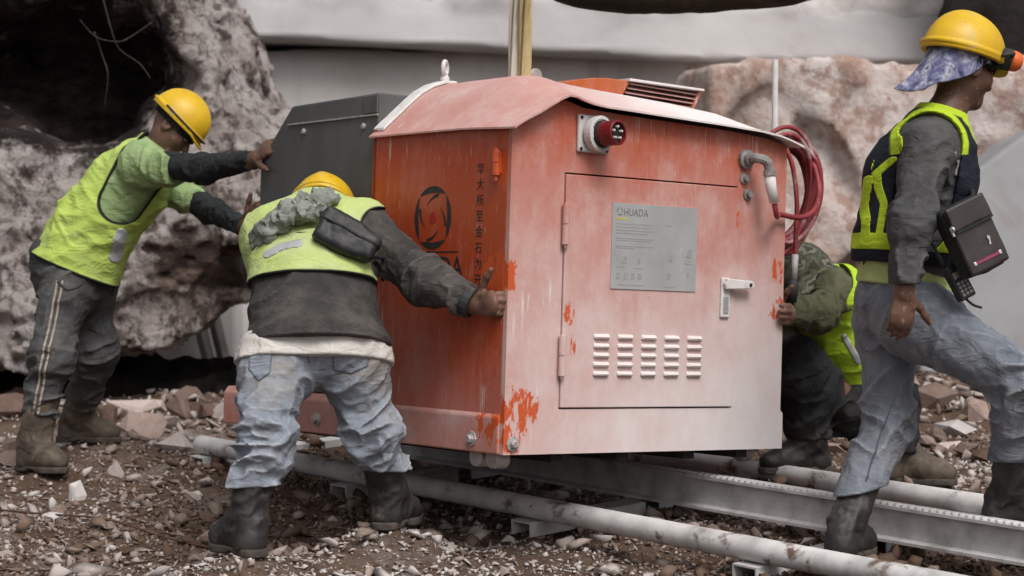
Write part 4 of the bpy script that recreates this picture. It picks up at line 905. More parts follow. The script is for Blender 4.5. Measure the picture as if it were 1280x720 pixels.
class Person:
    def __init__(s, label, base):
        s.base = np.asarray(base, float); s.o = empty('person', tuple(base)); tag(s.o, label, 'person', 'quarry workers moving the machine')
    def part(s, name, fn, lo, hi, h, mat, parent=None, attrs=None, newton=2, band=2.4):
        V, Q = nets(fn, lo, hi, h, newton=newton, band=band); at = {k: f(V.astype(f32)) for k, f in (attrs or {}).items()}
        return add(name, mk_mesh(name, V-s.base, Q, smooth=True, attrs=at), mat, parent or s.o)
    def mb(s, name, B, mat, parent=None, **kw):
        B.V = [tuple(np.asarray(v)-s.base) for v in B.V]; return B.build(name, mat, parent or s.o, **kw)
    def boot(s, an, sole, toe, shin, mat, msole, hsh=.21, r=(.068, .060), sc=1.0):
        toe = nrm(A_(toe[0], toe[1], 0)); shin = nrm(shin); up = A_(0, 0, 1); an = np.asarray(an, float); dz_ = an[2]-sole-.10; a = an-shin*(dz_/max(shin[2], .5)) if dz_ > 0 else A_(an[0], an[1], sole+.10); hsh = hsh+max(dz_, 0)/max(shin[2], .5); f0 = A_(a[0], a[1], sole)
        ball = f0+toe*.115*sc+up*.052; tip = f0+toe*.165*sc+up*.046; heel = f0-toe*.032*sc+up*.045; lat = np.cross(up, toe)
        G = [[Lm(a+shin*(hsh+.03), a+shin*.03, r[0], r[1], A=.006, lam=.06, w=(.3, 1.1)), Lm(a+shin*.03, ball+up*.006, r[1]*.92, .040, A=.005, lam=.05), Lm(ball, tip, .050*sc, .044*sc, fl=up, fk=1.08), Lm(heel+up*.05, heel-up*.006, .042, .042), Lm(heel, ball, .046, .046)]]
        base = fld(G, k=.028); cut = a+shin*hsh
        def fn(P): return smax(smax(base(P), (P-cut.astype(f32)) @ shin.astype(f32), .006), (sole+.018)-P[:, 2], .004)
        lo, hi = bounds(G, .02); lo[2] = sole-.01; bt = s.part('boot', fn, lo, hi, .006, mat)
        def fs(P):
            q = P.copy(); q[:, 2] = sole
            d = smin(smin(Lm(f0-toe*.048*sc, f0+toe*.02, .047, .040).eval(q)[0], Lm(f0+toe*.02, f0+toe*.12*sc+lat*.004, .040, .052).eval(q)[0], .03), Lm(f0+toe*.12*sc, f0+toe*.168*sc, .052*sc, .045*sc).eval(q)[0], .03)
            arch = .012*np.exp(-(((P-f0.astype(f32)) @ toe.astype(f32)-.03)/.025)**2)
            return smax(smax(d+.002, P[:, 2]-sole-.026, .004), sole+arch-P[:, 2], .003)
        s.part('sole', fs, lo, [hi[0], hi[1], sole+.06], .006, msole, bt); return bt
    def helmet(s, c, hf, hu, mat, sc=1.0, band=None, ear=None):
        R = head_axes(hf, hu).astype(f32); c = np.asarray(c)
        def loc(P): return ((P-c.astype(f32)) @ R.T)/sc
        def dome(p): 
            g = .005*np.exp(-(p[:, 0]/.022)**2)
            return ell(p, (0, -.008, .045), (.112, .138, .128))-g*sst(.06, .13, p[:, 2])
        def fn(P):
            p = loc(P); x, y, z = p[:, 0], p[:, 1], p[:, 2]; zr = .030-.10*np.maximum(-(y+.03), 0)*0+.012*sst(.0, .12, -y)*0
            d0 = dome(p); sh = smax(smax(d0, zr-z, .003), -(d0+.014), .003)
            k = np.sqrt((x/.112)**2+((y+.008)/.138)**2); yo = np.where(y > 0, .162, .142); ko = np.sqrt((x/.119)**2+((y+.008)/yo)**2)
            zb = .033-.35*np.maximum(y-.10, 0)-.0*x
            br = smax(smax((ko-1)*.12, -(k-.94)*.12, .003), np.abs(z-zb)-.0045, .003)
            gut = smax(smax(np.abs(k-1.0)*.12-.010, np.abs(z-.046)-.006, .003), -(y+.2), .002)
            return smin(smin(sh, br, .008), smax(gut, -(d0+.010), .003), .006)*sc
        cen = c+R[2]*.05; lo = cen-.22*sc; hi = cen+.22*sc; h = s.part('hard_hat', fn, lo, hi, .0042, mat)
        if band is not None:
            def fb(P):
                p = loc(P); k = np.sqrt((p[:, 0]/.085)**2+((p[:, 1]+.005)/.106)**2)
                return smax(smax((k-1.08)*.095, -(k-1.0)*.095, .003), np.abs(p[:, 2]-.016)-.014, .003)*sc
            s.part('headband', fb, lo, hi, .006, band, h)
        return h
    def eyes(s, c, hf, hu, sc=.94):
        R = head_axes(hf, hu)
        for sx in (-1, 1):
            p = np.asarray(c)+sc*(R[0]*.032*sx+R[1]*.083+R[2]*.006); B = MB(); B.lathe([(.001, -.011), (.006, -.0095), (.010, -.004), (.0112, .001), (.009, .0065), (.005, .010), (.001, .0112)], p, R[1], 10); s.mb('eye', B, M_EYEW, smooth=True)
M_EYEW = simple('eye_white', [(.3, (.45, .42, .40)), (.7, (.55, .52, .5))], 30, .3, bump=0)
M_SKIN = skin_mat('brown_skin', (.125, .064, .043)); M_SKIN2 = skin_mat('tan_skin', (.165, .085, .058))
M_HAT = simple('yellow_helmet_shell', [(.3, (.56, .33, .008)), (.6, (.64, .40, .012)), (.8, (.66, .45, .06))], 9, .46, bump=.06, bscale=40, spots=[((.46, .36, .16), .55, .72, 11), ((.20, .14, .05), .64, .70, 37)], spec=.45)
M_BAND = cloth('black_band', (.022, .022, .023)); LIME = (.40, .52, .11); GREYREF = (.36, .37, .38)
M_VEST = cloth('lime_vest', LIME, .12, weave=260, edge=((.022, .023, .022), .010), dust=((.42, .46, .28), 6, .5, .75, .5))
M_VESTB = cloth('lime_vest_dusty', (.43, .52, .18), .12, weave=260, edge=((.03, .032, .03), .008), dust=((.45, .48, .34), 6, .45, .7, .6))
M_VESTC = cloth('bright_lime_vest', (.38, .58, .035), .1, weave=260, edge=((.30, .50, .03), .004))
M_REFL = simple('grey_reflective_tape', [(.3, (.30, .31, .32)), (.7, (.42, .43, .44))], 30, .4, bump=.1, bscale=200, bdist=.001)
M_BOOT = simple('muddy_leather', [(.3, (.045, .035, .028)), (.5, (.085, .064, .048)), (.75, (.16, .125, .095))], 14, .8, bump=.4, bscale=50, bdist=.006)
M_BOOTD = simple('dark_boot', [(.3, (.014, .013, .013)), (.5, (.026, .024, .023)), (.75, (.065, .056, .05))], 12, .55, bump=.4, bscale=50, bdist=.006, spots=[((.15, .12, .10), .6, .75, 9)])
M_SOLE = simple('boot_sole', [(.3, (.03, .024, .02)), (.7, (.10, .08, .065))], 20, .9, bump=.5, bscale=60, bdist=.006)
def side_region(path, r, fl=(0, 1, 0), fk=.3):
    lms = [Lm(path[i], path[i+1], r if not hasattr(r, '__len__') else r[i], r if not hasattr(r, '__len__') else r[i+1], fl=fl, fk=fk) for i in range(len(path)-1)]
    def fn(P):
        d = lms[0].eval(P)[0]
        for l in lms[1:]: d = np.minimum(d, l.eval(P)[0])
        return d
    return fn
def plane(p, n): 
    p = np.asarray(p, float).astype(f32); n = nrm(n).astype(f32)
    return lambda P: (P-p) @ n          # negative behind the plane
# ---- worker on the left, leaning on the grey housing
def worker_left():
    n_, f_ = 8.42, 8.78
    pel, chest, neck = px(90, 336, 8.6), px(163, 232, 8.6), px(193, 190, 8.6)
    hf, hu = A_(.70, -.12, -.69), A_(.69, .05, .72); head = px(217, 160, 8.58)
    shR, elR, wrR = px(178, 205, n_), px(256, 211, 8.22), px(318, 199, 7.93); shL, elL, wrL = px(208, 226, f_), px(262, 262, 8.55), px(306, 284, 8.28)
    hiR, knR, anR = px(84, 348, 8.5), px(64, 446, 8.40), px(47, 530, 8.40); hiL, knL, anL = px(110, 352, 8.72), px(120, 440, 8.72), px(100, 508, 8.9)
    p = Person('worker in lime vest and green shirt bending to push the grey housing', (-1.86, 8.62, .12))
    fw = nrm(np.cross(chest-pel, A_(0, 1, 0))); fw = fw if fw[0] > 0 else -fw
    mid = (pel+chest)/2-fw*.02
    def torso(g, A=0.): return [Lm(pel, mid, .145+g, .138+g, fl=fw, fk=1.25, A=A, lam=.09), Lm(mid, chest, .138+g, .160+g, fl=fw, fk=1.25, A=A, lam=.09), Lm(chest, neck, .150+g, .075+g, fl=fw, fk=1.2, A=A*.5, lam=.08), Lm(shL, shR, .07+g, .07+g, A=A*.5)]
    dR = nrm(px(349, 172, 7.80)-wrR); dL = nrm(px(322, 258, 8.14)-wrL)
    hands = hand_lms(wrR, dR, A_(.75, .45, -.35), -1, 16)+hand_lms(wrL, dL, A_(.85, .5, 0), 1, 12)
    body = [[Lm(pel, mid, .12, .11, fl=fw, fk=1.3), Lm(mid, chest, .11, .13, fl=fw, fk=1.3), Lm(chest, neck, .12, .06, fl=fw, fk=1.2), Lm(neck, head-nrm(hu)*.06, .058, .055)], [Lm(shR, elR, .048, .040), Lm(elR, wrR, .038, .027)], [Lm(shL, elL, .048, .040), Lm(elL, wrL, .038, .027)],
            [Lm(hiR, knR, .075, .055), Lm(knR, anR, .05, .04)], [Lm(hiL, knL, .075, .055), Lm(knL, anL, .05, .04)]]
    fb = fld(body, .03, .03); fh = fld(hands, .008, .009); hd = head_fn(head, hf, hu)
    def f(P): return smin(smin(fb(P), fh(P), .02), hd(P), .03)
    lo, hi = bounds(body+hands, .12); p.part('body', f, lo, hi, .0055, M_SKIN); p.eyes(head, hf, hu)
    # trousers, a little loose, tucked into the boots
    tr = [[Lm(pel+A_(-.01, 0, .03), pel+A_(0, 0, -.03), .165, .165, fl=fw, fk=1.0, A=.006), Lm(hiR, knR, .104, .080, A=.013, lam=.09, w=(.5, 1)), Lm(knR, anR, .080, .068, A=.013, lam=.05)], [Lm(pel+A_(.0, .04, 0), hiL, .14, .12), Lm(hiL, knL, .104, .078, A=.013, lam=.09), Lm(knL, anL, .078, .068, A=.013, lam=.05)]]
    ft = fld(tr, .07, .02); wst = plane(pel+nrm(chest-pel)*.10, chest-pel); a1 = plane(anR+A_(0, 0, .035), (knR-anR)*-1); a2 = plane(anL+A_(0, 0, .035), (knL-anL)*-1)
    c1, c2 = (anR+knR)/2, (anL+knL)/2
    def g(P):
        nearR = np.linalg.norm(P-anR.astype(f32), axis=1) < np.linalg.norm(P-anL.astype(f32), axis=1)
        return smax(smax(ft(P), wst(P), .01), np.where(nearR, a1(P), a2(P)), .008)
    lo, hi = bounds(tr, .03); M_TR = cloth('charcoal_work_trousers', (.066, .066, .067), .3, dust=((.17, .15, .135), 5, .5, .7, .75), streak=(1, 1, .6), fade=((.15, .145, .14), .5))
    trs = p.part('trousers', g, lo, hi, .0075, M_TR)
    fline = fld(tr, .07, .02, grow=.0025); M_STR = cloth('pale_side_stripe', (.36, .30, .25), .2)
    for dx in (-3.2, 3.2):
        reg = side_region([px(74+dx, 352, 8.38), px(66+dx, 400, 8.35), px(58+dx, 450, 8.34), px(45+dx, 518, 8.34)], .0042, fk=.045)
        lo2, hi2 = bounds([[Lm(px(74, 352, 8.36), px(45, 520, 8.33), .05, .05)]], .04); p.part('side_stripe', lambda P: smax(smax(fline(P), reg(P), .001), P[:, 1]-8.43, .001), lo2, hi2, .0032, M_STR, trs)
    # green t-shirt, dark sleeves, vest
    M_TEE = cloth('green_tshirt', (.27, .37, .17), .14, dust=((.35, .40, .26), 6, .5, .75, .5)); M_SLV = cloth('black_undersleeve', (.022, .024, .026), .3, dust=((.08, .08, .08), 8, .55, .75, .5))
    for sh, el, wr, cut in ((shR, elR, wrR, .62), (shL, elL, wrL, .42)):
        G = [[Lm(sh, el, .058, .053, A=.006, lam=.05), Lm(el, wr, .053, .034, A=.006, lam=.045)]]; fs = fld(G, .03); cp = plane(wr-nrm(wr-el)*.01, wr-el); lo, hi = bounds(G, .03); p.part('undersleeve', lambda P: smax(fs(P), cp(P), .004), lo, hi, .006, M_SLV)
    tee = [torso(.012, .006)+[Lm(mid, chest, .150, .160, fl=fw, fk=1.15, A=.006)], [Lm(shR, shR+(elR-shR)*.66, .085, .080, A=.010, lam=.06)], [Lm(shL, shL+(elL-shL)*.62, .082, .076, A=.009, lam=.06)]]
    ftee = fld(tee, .07, .05); cR = plane(shR+(elR-shR)*.56, elR-shR); cL = plane(shL+(elL-shL)*.52, elL-shL); nk = plane(neck+nrm(neck-chest)*.035, neck-chest)
    def gt(P):
        d = smax(ftee(P), nk(P), .01); nr = P[:, 0] > chest[0]; s1 = np.where(P[:, 1] < 8.6, cR(P), cL(P))
        d = smax(d, np.where(nr, s1, -1), .004); return smax(d, -wst(P)-.02, .01)
    lo, hi = bounds(tee, .03); p.part('shirt', gt, lo, hi, .0075, M_TEE)
    vt = [torso(.030, .010)+[Lm(pel+A_(.01, 0, .0), mid, .205, .185, fl=fw, fk=1.05, A=.012, lam=.10), Lm(mid, chest, .185, .19, fl=fw, fk=1.15, A=.010, lam=.1)]]; fv = fld(vt, .03); hem = plane(pel+A_(.02, 0, -.010), A_(-.42, 0, -1.0)); ah = Lm(px(188, 190, 8.40), px(150, 252, 8.40), .105, .085, fl=A_(0, 1, 0), fk=.35).eval; ah2 = Lm(px(215, 215, 8.9), px(185, 268, 8.9), .10, .08, fl=A_(0, 1, 0), fk=.5).eval
    nkv = Lm(neck+A_(.02, 0, .0), head, .085, .10).eval
    def clip(P): return np.maximum(np.maximum(hem(P), np.where(P[:, 1] < 8.6, -ah(P)[0], -ah2(P)[0])), np.maximum(-nkv(P)[0], (P-neck.astype(f32)) @ nrm(neck-chest).astype(f32)-.05))
    lo, hi = bounds(vt, .04); vest = p.part('vest', lambda P: smax(fv(P), clip(P), .003), lo, hi, .006, M_VEST, attrs={'edge': lambda P: -clip(P)})
    fv2 = fld(vt, .03, grow=.004); reg = side_region([px(153, 292, 8.48), px(143, 322, 8.48)], .021, fk=.12)
    lo, hi = bounds([[Lm(px(154, 290, 8.48), px(143, 330, 8.48), .09, .09)]], .06); p.part('reflective_patch', lambda P: smax(smax(fv2(P), reg(P), .002), P[:, 1]-8.62, .002), lo, hi, .005, M_REFL, vest)
    # boots, helmet
    p.boot(anR+A_(0, 0, -.005), .108, (.72, -.55), knR-anR, M_BOOT, M_SOLE, hsh=.12, r=(.070, .060), sc=.92); p.boot(anL, .185, (.97, -.15), knL-anL, M_BOOT, M_SOLE, hsh=.16, r=(.070, .060), sc=.95)
    h = p.helmet(head, hf, hu, M_HAT, .95, band=M_BAND)
    # dark chin strap band round the front of the helmet
    R = head_axes(hf, hu); B = MB(); pts = []
    for i in range(17):
        a = math.radians(-20+i*13.75); pts.append(head+.95*(R[0]*.121*math.cos(a)+R[1]*(-.008+.148*math.sin(a))+R[2]*(.050-.004*math.sin(a))))
    B.tube(pts, .0052, 6); p.mb('goggle_strap', B, M_BLKR, h, smooth=True)
    # bunch of cloth and a clip at the hip
    B = MB(); B.tube(crom([px(72, 352, 8.33), px(84, 362, 8.32), px(98, 358, 8.34), px(104, 350, 8.38)], 5), .006, 6); p.mb('belt_loop_cord', B, M_BLKR, smooth=True)
worker_left()

# ---- worker in the middle, seen from behind, one hand on the cabinet's corner
def worker_mid():
    pel, chest, neck = px(394, 428, 6.68), px(390, 312, 6.98), px(398, 268, 7.14)
    hf, hu = A_(.12, .72, -.68), A_(.05, .70, .72); head = px(404, 277, 7.22)
    shR, elR, wrR = px(452, 290, 6.98), px(536, 352, 6.74), mworld(-.040, .125, .478); shL, elL, wrL = px(342, 298, 7.02), px(330, 330, 7.28), px(356, 318, 7.54)
    hiL, knL, anL = px(346, 452, 6.62), px(330, 545, 6.46), px(313, 628, 6.44); hiR, knR, anR = px(440, 452, 6.70), px(463, 535, 6.72), px(483, 604, 6.82)
    p = Person('stooping worker in dusty lime vest and pale jeans with his back to the camera', (-.63, 6.6, .03))
    sp = nrm(chest-pel); lat = A_(1, .05, -.02); fw = nrm(np.cross(sp, lat)); fw = fw if fw[1] > 0 else -fw
    mid = (pel+chest)/2-fw*.05
    def torso(g, A=0.): return [Lm(pel, mid, .190+g, .166+g, fl=fw, fk=1.25, A=A, lam=.10), Lm(mid, chest, .164+g, .166+g, fl=fw, fk=1.35, A=A, lam=.10), Lm(chest, neck, .172+g, .09+g, fl=fw, fk=1.3, A=A*.4, lam=.09), Lm(shL, shR, .082+g, .082+g, A=A*.4)]
    hands = hand_lms(wrR, -AX_W+A_(0, 0, .02), AX_U, 1, 30, thumb=(.45, .85, -.05), base_curl=58, s=1.05)+hand_lms(wrL, A_(-.2, .5, .8), A_(.6, .7, 0), -1, 14)
    body = [[Lm(pel+A_(0, .05, .02), mid, .10, .12, fl=fw, fk=1.3), Lm(mid, chest, .13, .14, fl=fw, fk=1.3), Lm(chest, neck, .13, .06, fl=fw, fk=1.3), Lm(neck, head-nrm(hu)*.05, .06, .058)], [Lm(shR, elR, .05, .042), Lm(elR, wrR, .04, .029)], [Lm(shL, elL, .05, .042), Lm(elL, wrL, .04, .029)],
            [Lm(hiR, knR, .07, .06), Lm(knR, anR, .055, .042)], [Lm(hiL, knL, .07, .06), Lm(knL, anL, .055, .042)]]
    fb = fld(body, .03, .02); fh = fld(hands, .008, .009); hd = head_fn(head, hf, hu)
    def f(P): return smin(smin(fb(P), fh(P), .02), hd(P), .03)
    lo, hi = bounds(body+hands, .12); p.part('body', f, lo, hi, .0055, M_SKIN2); p.eyes(head, hf, hu)
    tr = [[Lm(pel+A_(-.05, .0, -.015), pel+A_(.05, .0, -.015), .132, .132, A=.005, lam=.07), Lm(pel+A_(-.085, 0, .0), hiL+A_(.0, 0, -.02), .118, .118, A=.006, lam=.07), Lm(hiL, knL, .113, .090, A=.014, lam=.075, w=(.35, 1.2)), Lm(knL, anL, .089, .078, A=.020, lam=.050, w=(.9, 1.3))], [Lm(pel+A_(.085, 0, .0), hiR+A_(-.0, 0, -.02), .118, .118, A=.006, lam=.07), Lm(hiR, knR, .113, .088, A=.014, lam=.075, w=(.35, 1.2)), Lm(knR, anR, .088, .079, A=.020, lam=.050, w=(.9, 1.3))]]
    ft = fld(tr, .04, .012); wst = plane(pel+sp*.015, sp); a1 = plane(anR+A_(0, 0, .045), A_(-.05, 0, -1)); a2 = plane(anL+A_(0, 0, .05), A_(.05, 0, -1)); xm = .5*(anR[0]+anL[0])
    gap = Lm(px(398, 520, 6.5), px(398, 700, 6.5), .006, .03, fl=A_(0, 1, 0), fk=.02).eval
    def g(P): return smax(smax(smax(ft(P), wst(P), .01), np.where(P[:, 0] > xm, a1(P), a2(P)), .01), -1.0, .02)
    lo, hi = bounds(tr, .03); DEN = (.215, .24, .285)
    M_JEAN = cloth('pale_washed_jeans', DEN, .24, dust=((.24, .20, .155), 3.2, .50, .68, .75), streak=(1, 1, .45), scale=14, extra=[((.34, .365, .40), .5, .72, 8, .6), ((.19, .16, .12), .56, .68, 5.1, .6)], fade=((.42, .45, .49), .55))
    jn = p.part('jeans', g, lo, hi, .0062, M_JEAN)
    fj = fld(tr, .04, .012, grow=.004); M_JN2 = cloth('jeans_pocket', (.20, .222, .262), .22, dust=((.24, .20, .155), 5, .48, .66, .7), edge=((.10, .11, .14), .0042))
    for (x0, x1, y0, y1, tl) in ((311, 340, 438, 470, -4), (414, 458, 428, 463, 5)):
        A0, A1, A2_, A3 = px(x0, y0+tl, 6.5), px(x1, y0, 6.5), px(x1, y1-4, 6.5), px(x0, y1+tl-4, 6.5); mx_ = px((x0+x1)/2, y1+6, 6.5)
        poly = [q[[0, 2]] for q in (A0, A1, A2_, mx_, A3)]
        def pk(P): return smax(smax(fj(P), polysdf(P[:, 0], P[:, 2], poly), .002), P[:, 1]-6.62, .01)
        p.part('back_pocket', pk, [A0[0]-.03, 6.38, mx_[2]-.04], [A1[0]+.03, 6.66, A1[2]+.05], .0045, M_JN2, jn, attrs={'edge': lambda P: -polysdf(P[:, 0], P[:, 2], poly)})
    reg = side_region([px(375, 424, 6.5), px(384, 450, 6.5), px(392, 482, 6.5)], .0028, fk=.05); p.part('seat_seam', lambda P: smax(fld(tr, .04, .012, grow=.002)(P), reg(P), .001), px(368, 490, 6.35), px(398, 418, 6.62), .0032, cloth('seam_thread', (.085, .095, .12), .2), jn)
    # white shirt hem, dark jacket, vest
    sh = [[Lm(pel+A_(0, .0, -.03), mid, .205, .17, fl=fw, fk=1.36, A=.008, lam=.06)]]; fsh0 = fld(sh, .05); fj0 = fld(tr, .04, .012, grow=.011); fsh = lambda P: smin(fsh0(P), fj0(P), .03); h0 = plane(pel+A_(0, 0, -.075), A_(.03, -.25, -1)); t0 = plane(pel-sp*.005, sp)
    lo, hi = bounds(sh, .05); p.part('undershirt', lambda P: smax(smax(smax(fsh(P), h0(P), .004), t0(P), .01), P[:, 2]-px(0, 413, 6.6)[2], .006), lo, hi, .007, cloth('white_undershirt', (.55, .52, .49), .12, dust=((.36, .31, .27), 5, .5, .7, .6)))
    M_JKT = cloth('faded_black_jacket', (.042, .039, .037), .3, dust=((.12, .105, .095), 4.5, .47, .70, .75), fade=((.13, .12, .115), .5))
    jk = [torso(.018, .010)+[Lm(pel+A_(0, 0, -.02), pel+sp*.08, .238, .195, fl=fw, fk=1.30, A=.010, lam=.08)], [Lm(shR, elR, .080, .062, A=.012, lam=.08, w=(.6, 1.1), fl=None), Lm(elR, wrR, .062, .046, A=.013, lam=.055, w=(1, 1.2))], [Lm(shL, elL, .09, .07, A=.010, lam=.08), Lm(elL, wrL, .07, .048, A=.010, lam=.06)]]
    fjk = fld(jk, .07, .05); hemj = plane(pel+A_(0, 0, -.020), A_(.04, -.28, -1)); cw = plane(wrR-nrm(wrR-elR)*.005, wrR-elR); cl = plane(wrL-nrm(wrL-elL)*.02, wrL-elL); nk = plane(neck+nrm(neck-chest)*.02, neck-chest)
    nhead = Lm(head, head+A_(0, .1, 0), .10, .10).eval
    def gj(P):
        d = smax(fjk(P), np.where(P[:, 0] > shR[0]+.1, cw(P), np.where(P[:, 1] > 7.35, cl(P), -1)), .005)
        return smax(smax(d, np.where(np.abs(P[:, 0]-pel[0]) < .32, hemj(P), -1), .005), -nhead(P)[0], .01)
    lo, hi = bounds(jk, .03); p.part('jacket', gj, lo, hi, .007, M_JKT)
    vt = [torso(.032, .010)]; fv = fld(vt, .07); hemv = plane(px(394, 352, 6.75), A_(.02, -.28, -1)); ahR = Lm(px(474, 280, 6.8), px(486, 335, 6.8), .062, .045, fl=A_(0, 1, 0), fk=.15).eval; ahL = Lm(px(305, 285, 6.8), px(300, 320, 6.8), .035, .03, fl=A_(0, 1, 0), fk=.15).eval
    def clip(P): return np.maximum(np.maximum(hemv(P), np.maximum(-ahR(P)[0], -1.0)), np.maximum(-nhead(P)[0], nk(P)-.015))
    lo, hi = bounds(vt, .04); vest = p.part('vest', lambda P: smax(fv(P), clip(P), .003), lo, hi, .006, M_VESTB, attrs={'edge': lambda P: -clip(P)})
    fv2 = fld(vt, .07, grow=.004); reg = side_region([px(333, 318, 6.7), px(352, 308, 6.7), px(374, 304, 6.7)], .0135, fk=.08)
    p.part('reflective_patch', lambda P: smax(smax(fv2(P), reg(P), .002), P[:, 1]-6.95, .002), px(322, 335, 6.6), px(382, 290, 6.98), .0045, M_REFL, vest)
    # grey cloth rolled round the neck and shoulder
    M_RAG = cloth('grey_green_cloth', (.20, .215, .19), .25, dust=((.34, .34, .31), 6, .5, .7, .6))
    def rag(pts, r0, r1, A=.010): return [Lm(pts[i], pts[i+1], r0+(r1-r0)*i/(len(pts)-1), r0+(r1-r0)*(i+1)/(len(pts)-1), A=A, lam=.035, tw=1.2) for i in range(len(pts)-1)]
    G = [rag([px(322, 300, 6.84), px(336, 286, 6.79), px(352, 276, 6.77), px(380, 262, 6.84), px(410, 252, 6.95)], .030, .040), rag([px(360, 262, 6.80), px(380, 254, 6.82), px(408, 250, 6.90)], .026, .034), rag([px(350, 258, 6.78), px(362, 262, 6.74), px(360, 274, 6.73), px(348, 276, 6.75)], .017, .019, .005), rag([px(322, 292, 6.80), px(332, 288, 6.76), px(338, 296, 6.75), px(328, 304, 6.78)], .013, .014, .004), rag([px(372, 268, 6.76), px(396, 262, 6.80)], .030, .03)]
    fr_ = fld(G, .012, .008); lo, hi = bounds(G, .03); p.part('neck_cloth', fr_, lo, hi, .005, M_RAG)
    p.boot(anL, .022, (-.5, .75), knL-anL, M_BOOTD, M_SOLE, hsh=.125, r=(.070, .058), sc=1.02); p.boot(anR, .058, (.30, .9), knR-anR, M_BOOTD, M_SOLE, hsh=.13, r=(.070, .058), sc=1.02)
    p.helmet(head, hf, hu, M_HAT, 1.0, band=M_BAND)
    # dark cuff band at the wrist
    ax = nrm(wrR-elR); B = MB(); B.lathe([(.050, 0), (.053, .004), (.053, .028), (.050, .032), (.040, .032), (.040, 0)], wrR-ax*.035, ax, 18); p.mb('cuff_band', B, M_BLKR, smooth=False, bevel=.002)
    # black pouch on his back: a thing he wears
    c = px(434, 297, 6.70); ex = nrm(A_(.62, .02, -.34)); ez = nrm(A_(.34, .30, .62)); ez = nrm(ez-ex*np.dot(ez, ex)); ey = np.cross(ez, ex)
    Rm = np.stack([ex, ey, ez]).astype(f32)
    def fp(P):
        q = (P-c.astype(f32)) @ Rm.T; h_ = A_(.105, .032, .062).astype(f32); h2 = np.stack([np.full(len(q), h_[0]), np.full(len(q), h_[1]), h_[2]-.018*sst(0, .1, q[:, 0])], 1)
        e = np.abs(q)-h2+.022; d = np.linalg.norm(np.maximum(e, 0), axis=1)+np.minimum(e.max(1), 0)-.022
        flap = .005*(q[:, 2] > .012)*(q[:, 1] < 0)
        return d-flap+.004*fbm(P*22, 3, 5)
    V, Q = nets(fp, c-.18, c+.18, .0048); b0 = c
    M_POUCH = simple('worn_black_leather', [(.3, (.012, .012, .013)), (.6, (.022, .022, .023)), (.8, (.07, .066, .064))], 16, .55, bump=.4, bscale=70, bdist=.003, spots=[((.20, .19, .185), .66, .76, 20)])
    po = add('shoulder_pouch', mk_mesh('shoulder_pouch', V-b0, Q, smooth=True), M_POUCH); po.location = tuple(b0); tag(po, 'worn black leather pouch slung across the stooping worker\'s back', 'pouch')
    B = MB(); B.V = []; zp = [c-b0+ex*t-ey*.034*1+ez*(.012) for t in (-.085, 0, .085)]; B.tube(zp, .0035, 5); B.build('zipper', M_BLKR, po)
    st = crom([c-ex*.10+ez*.03-b0, px(400, 262, 6.86)-b0, px(396, 250, 7.0)-b0], 6); B = MB(); B.tube(st, .008, 6); B.build('strap', M_POUCH, po, smooth=True)
    B = MB(); B.tube(crom([c+ex*.10-ez*.02-b0, px(482, 325, 6.83)-b0, px(478, 350, 6.98)-b0], 6), .007, 6); B.build('strap', M_POUCH, po, smooth=True)
worker_mid()
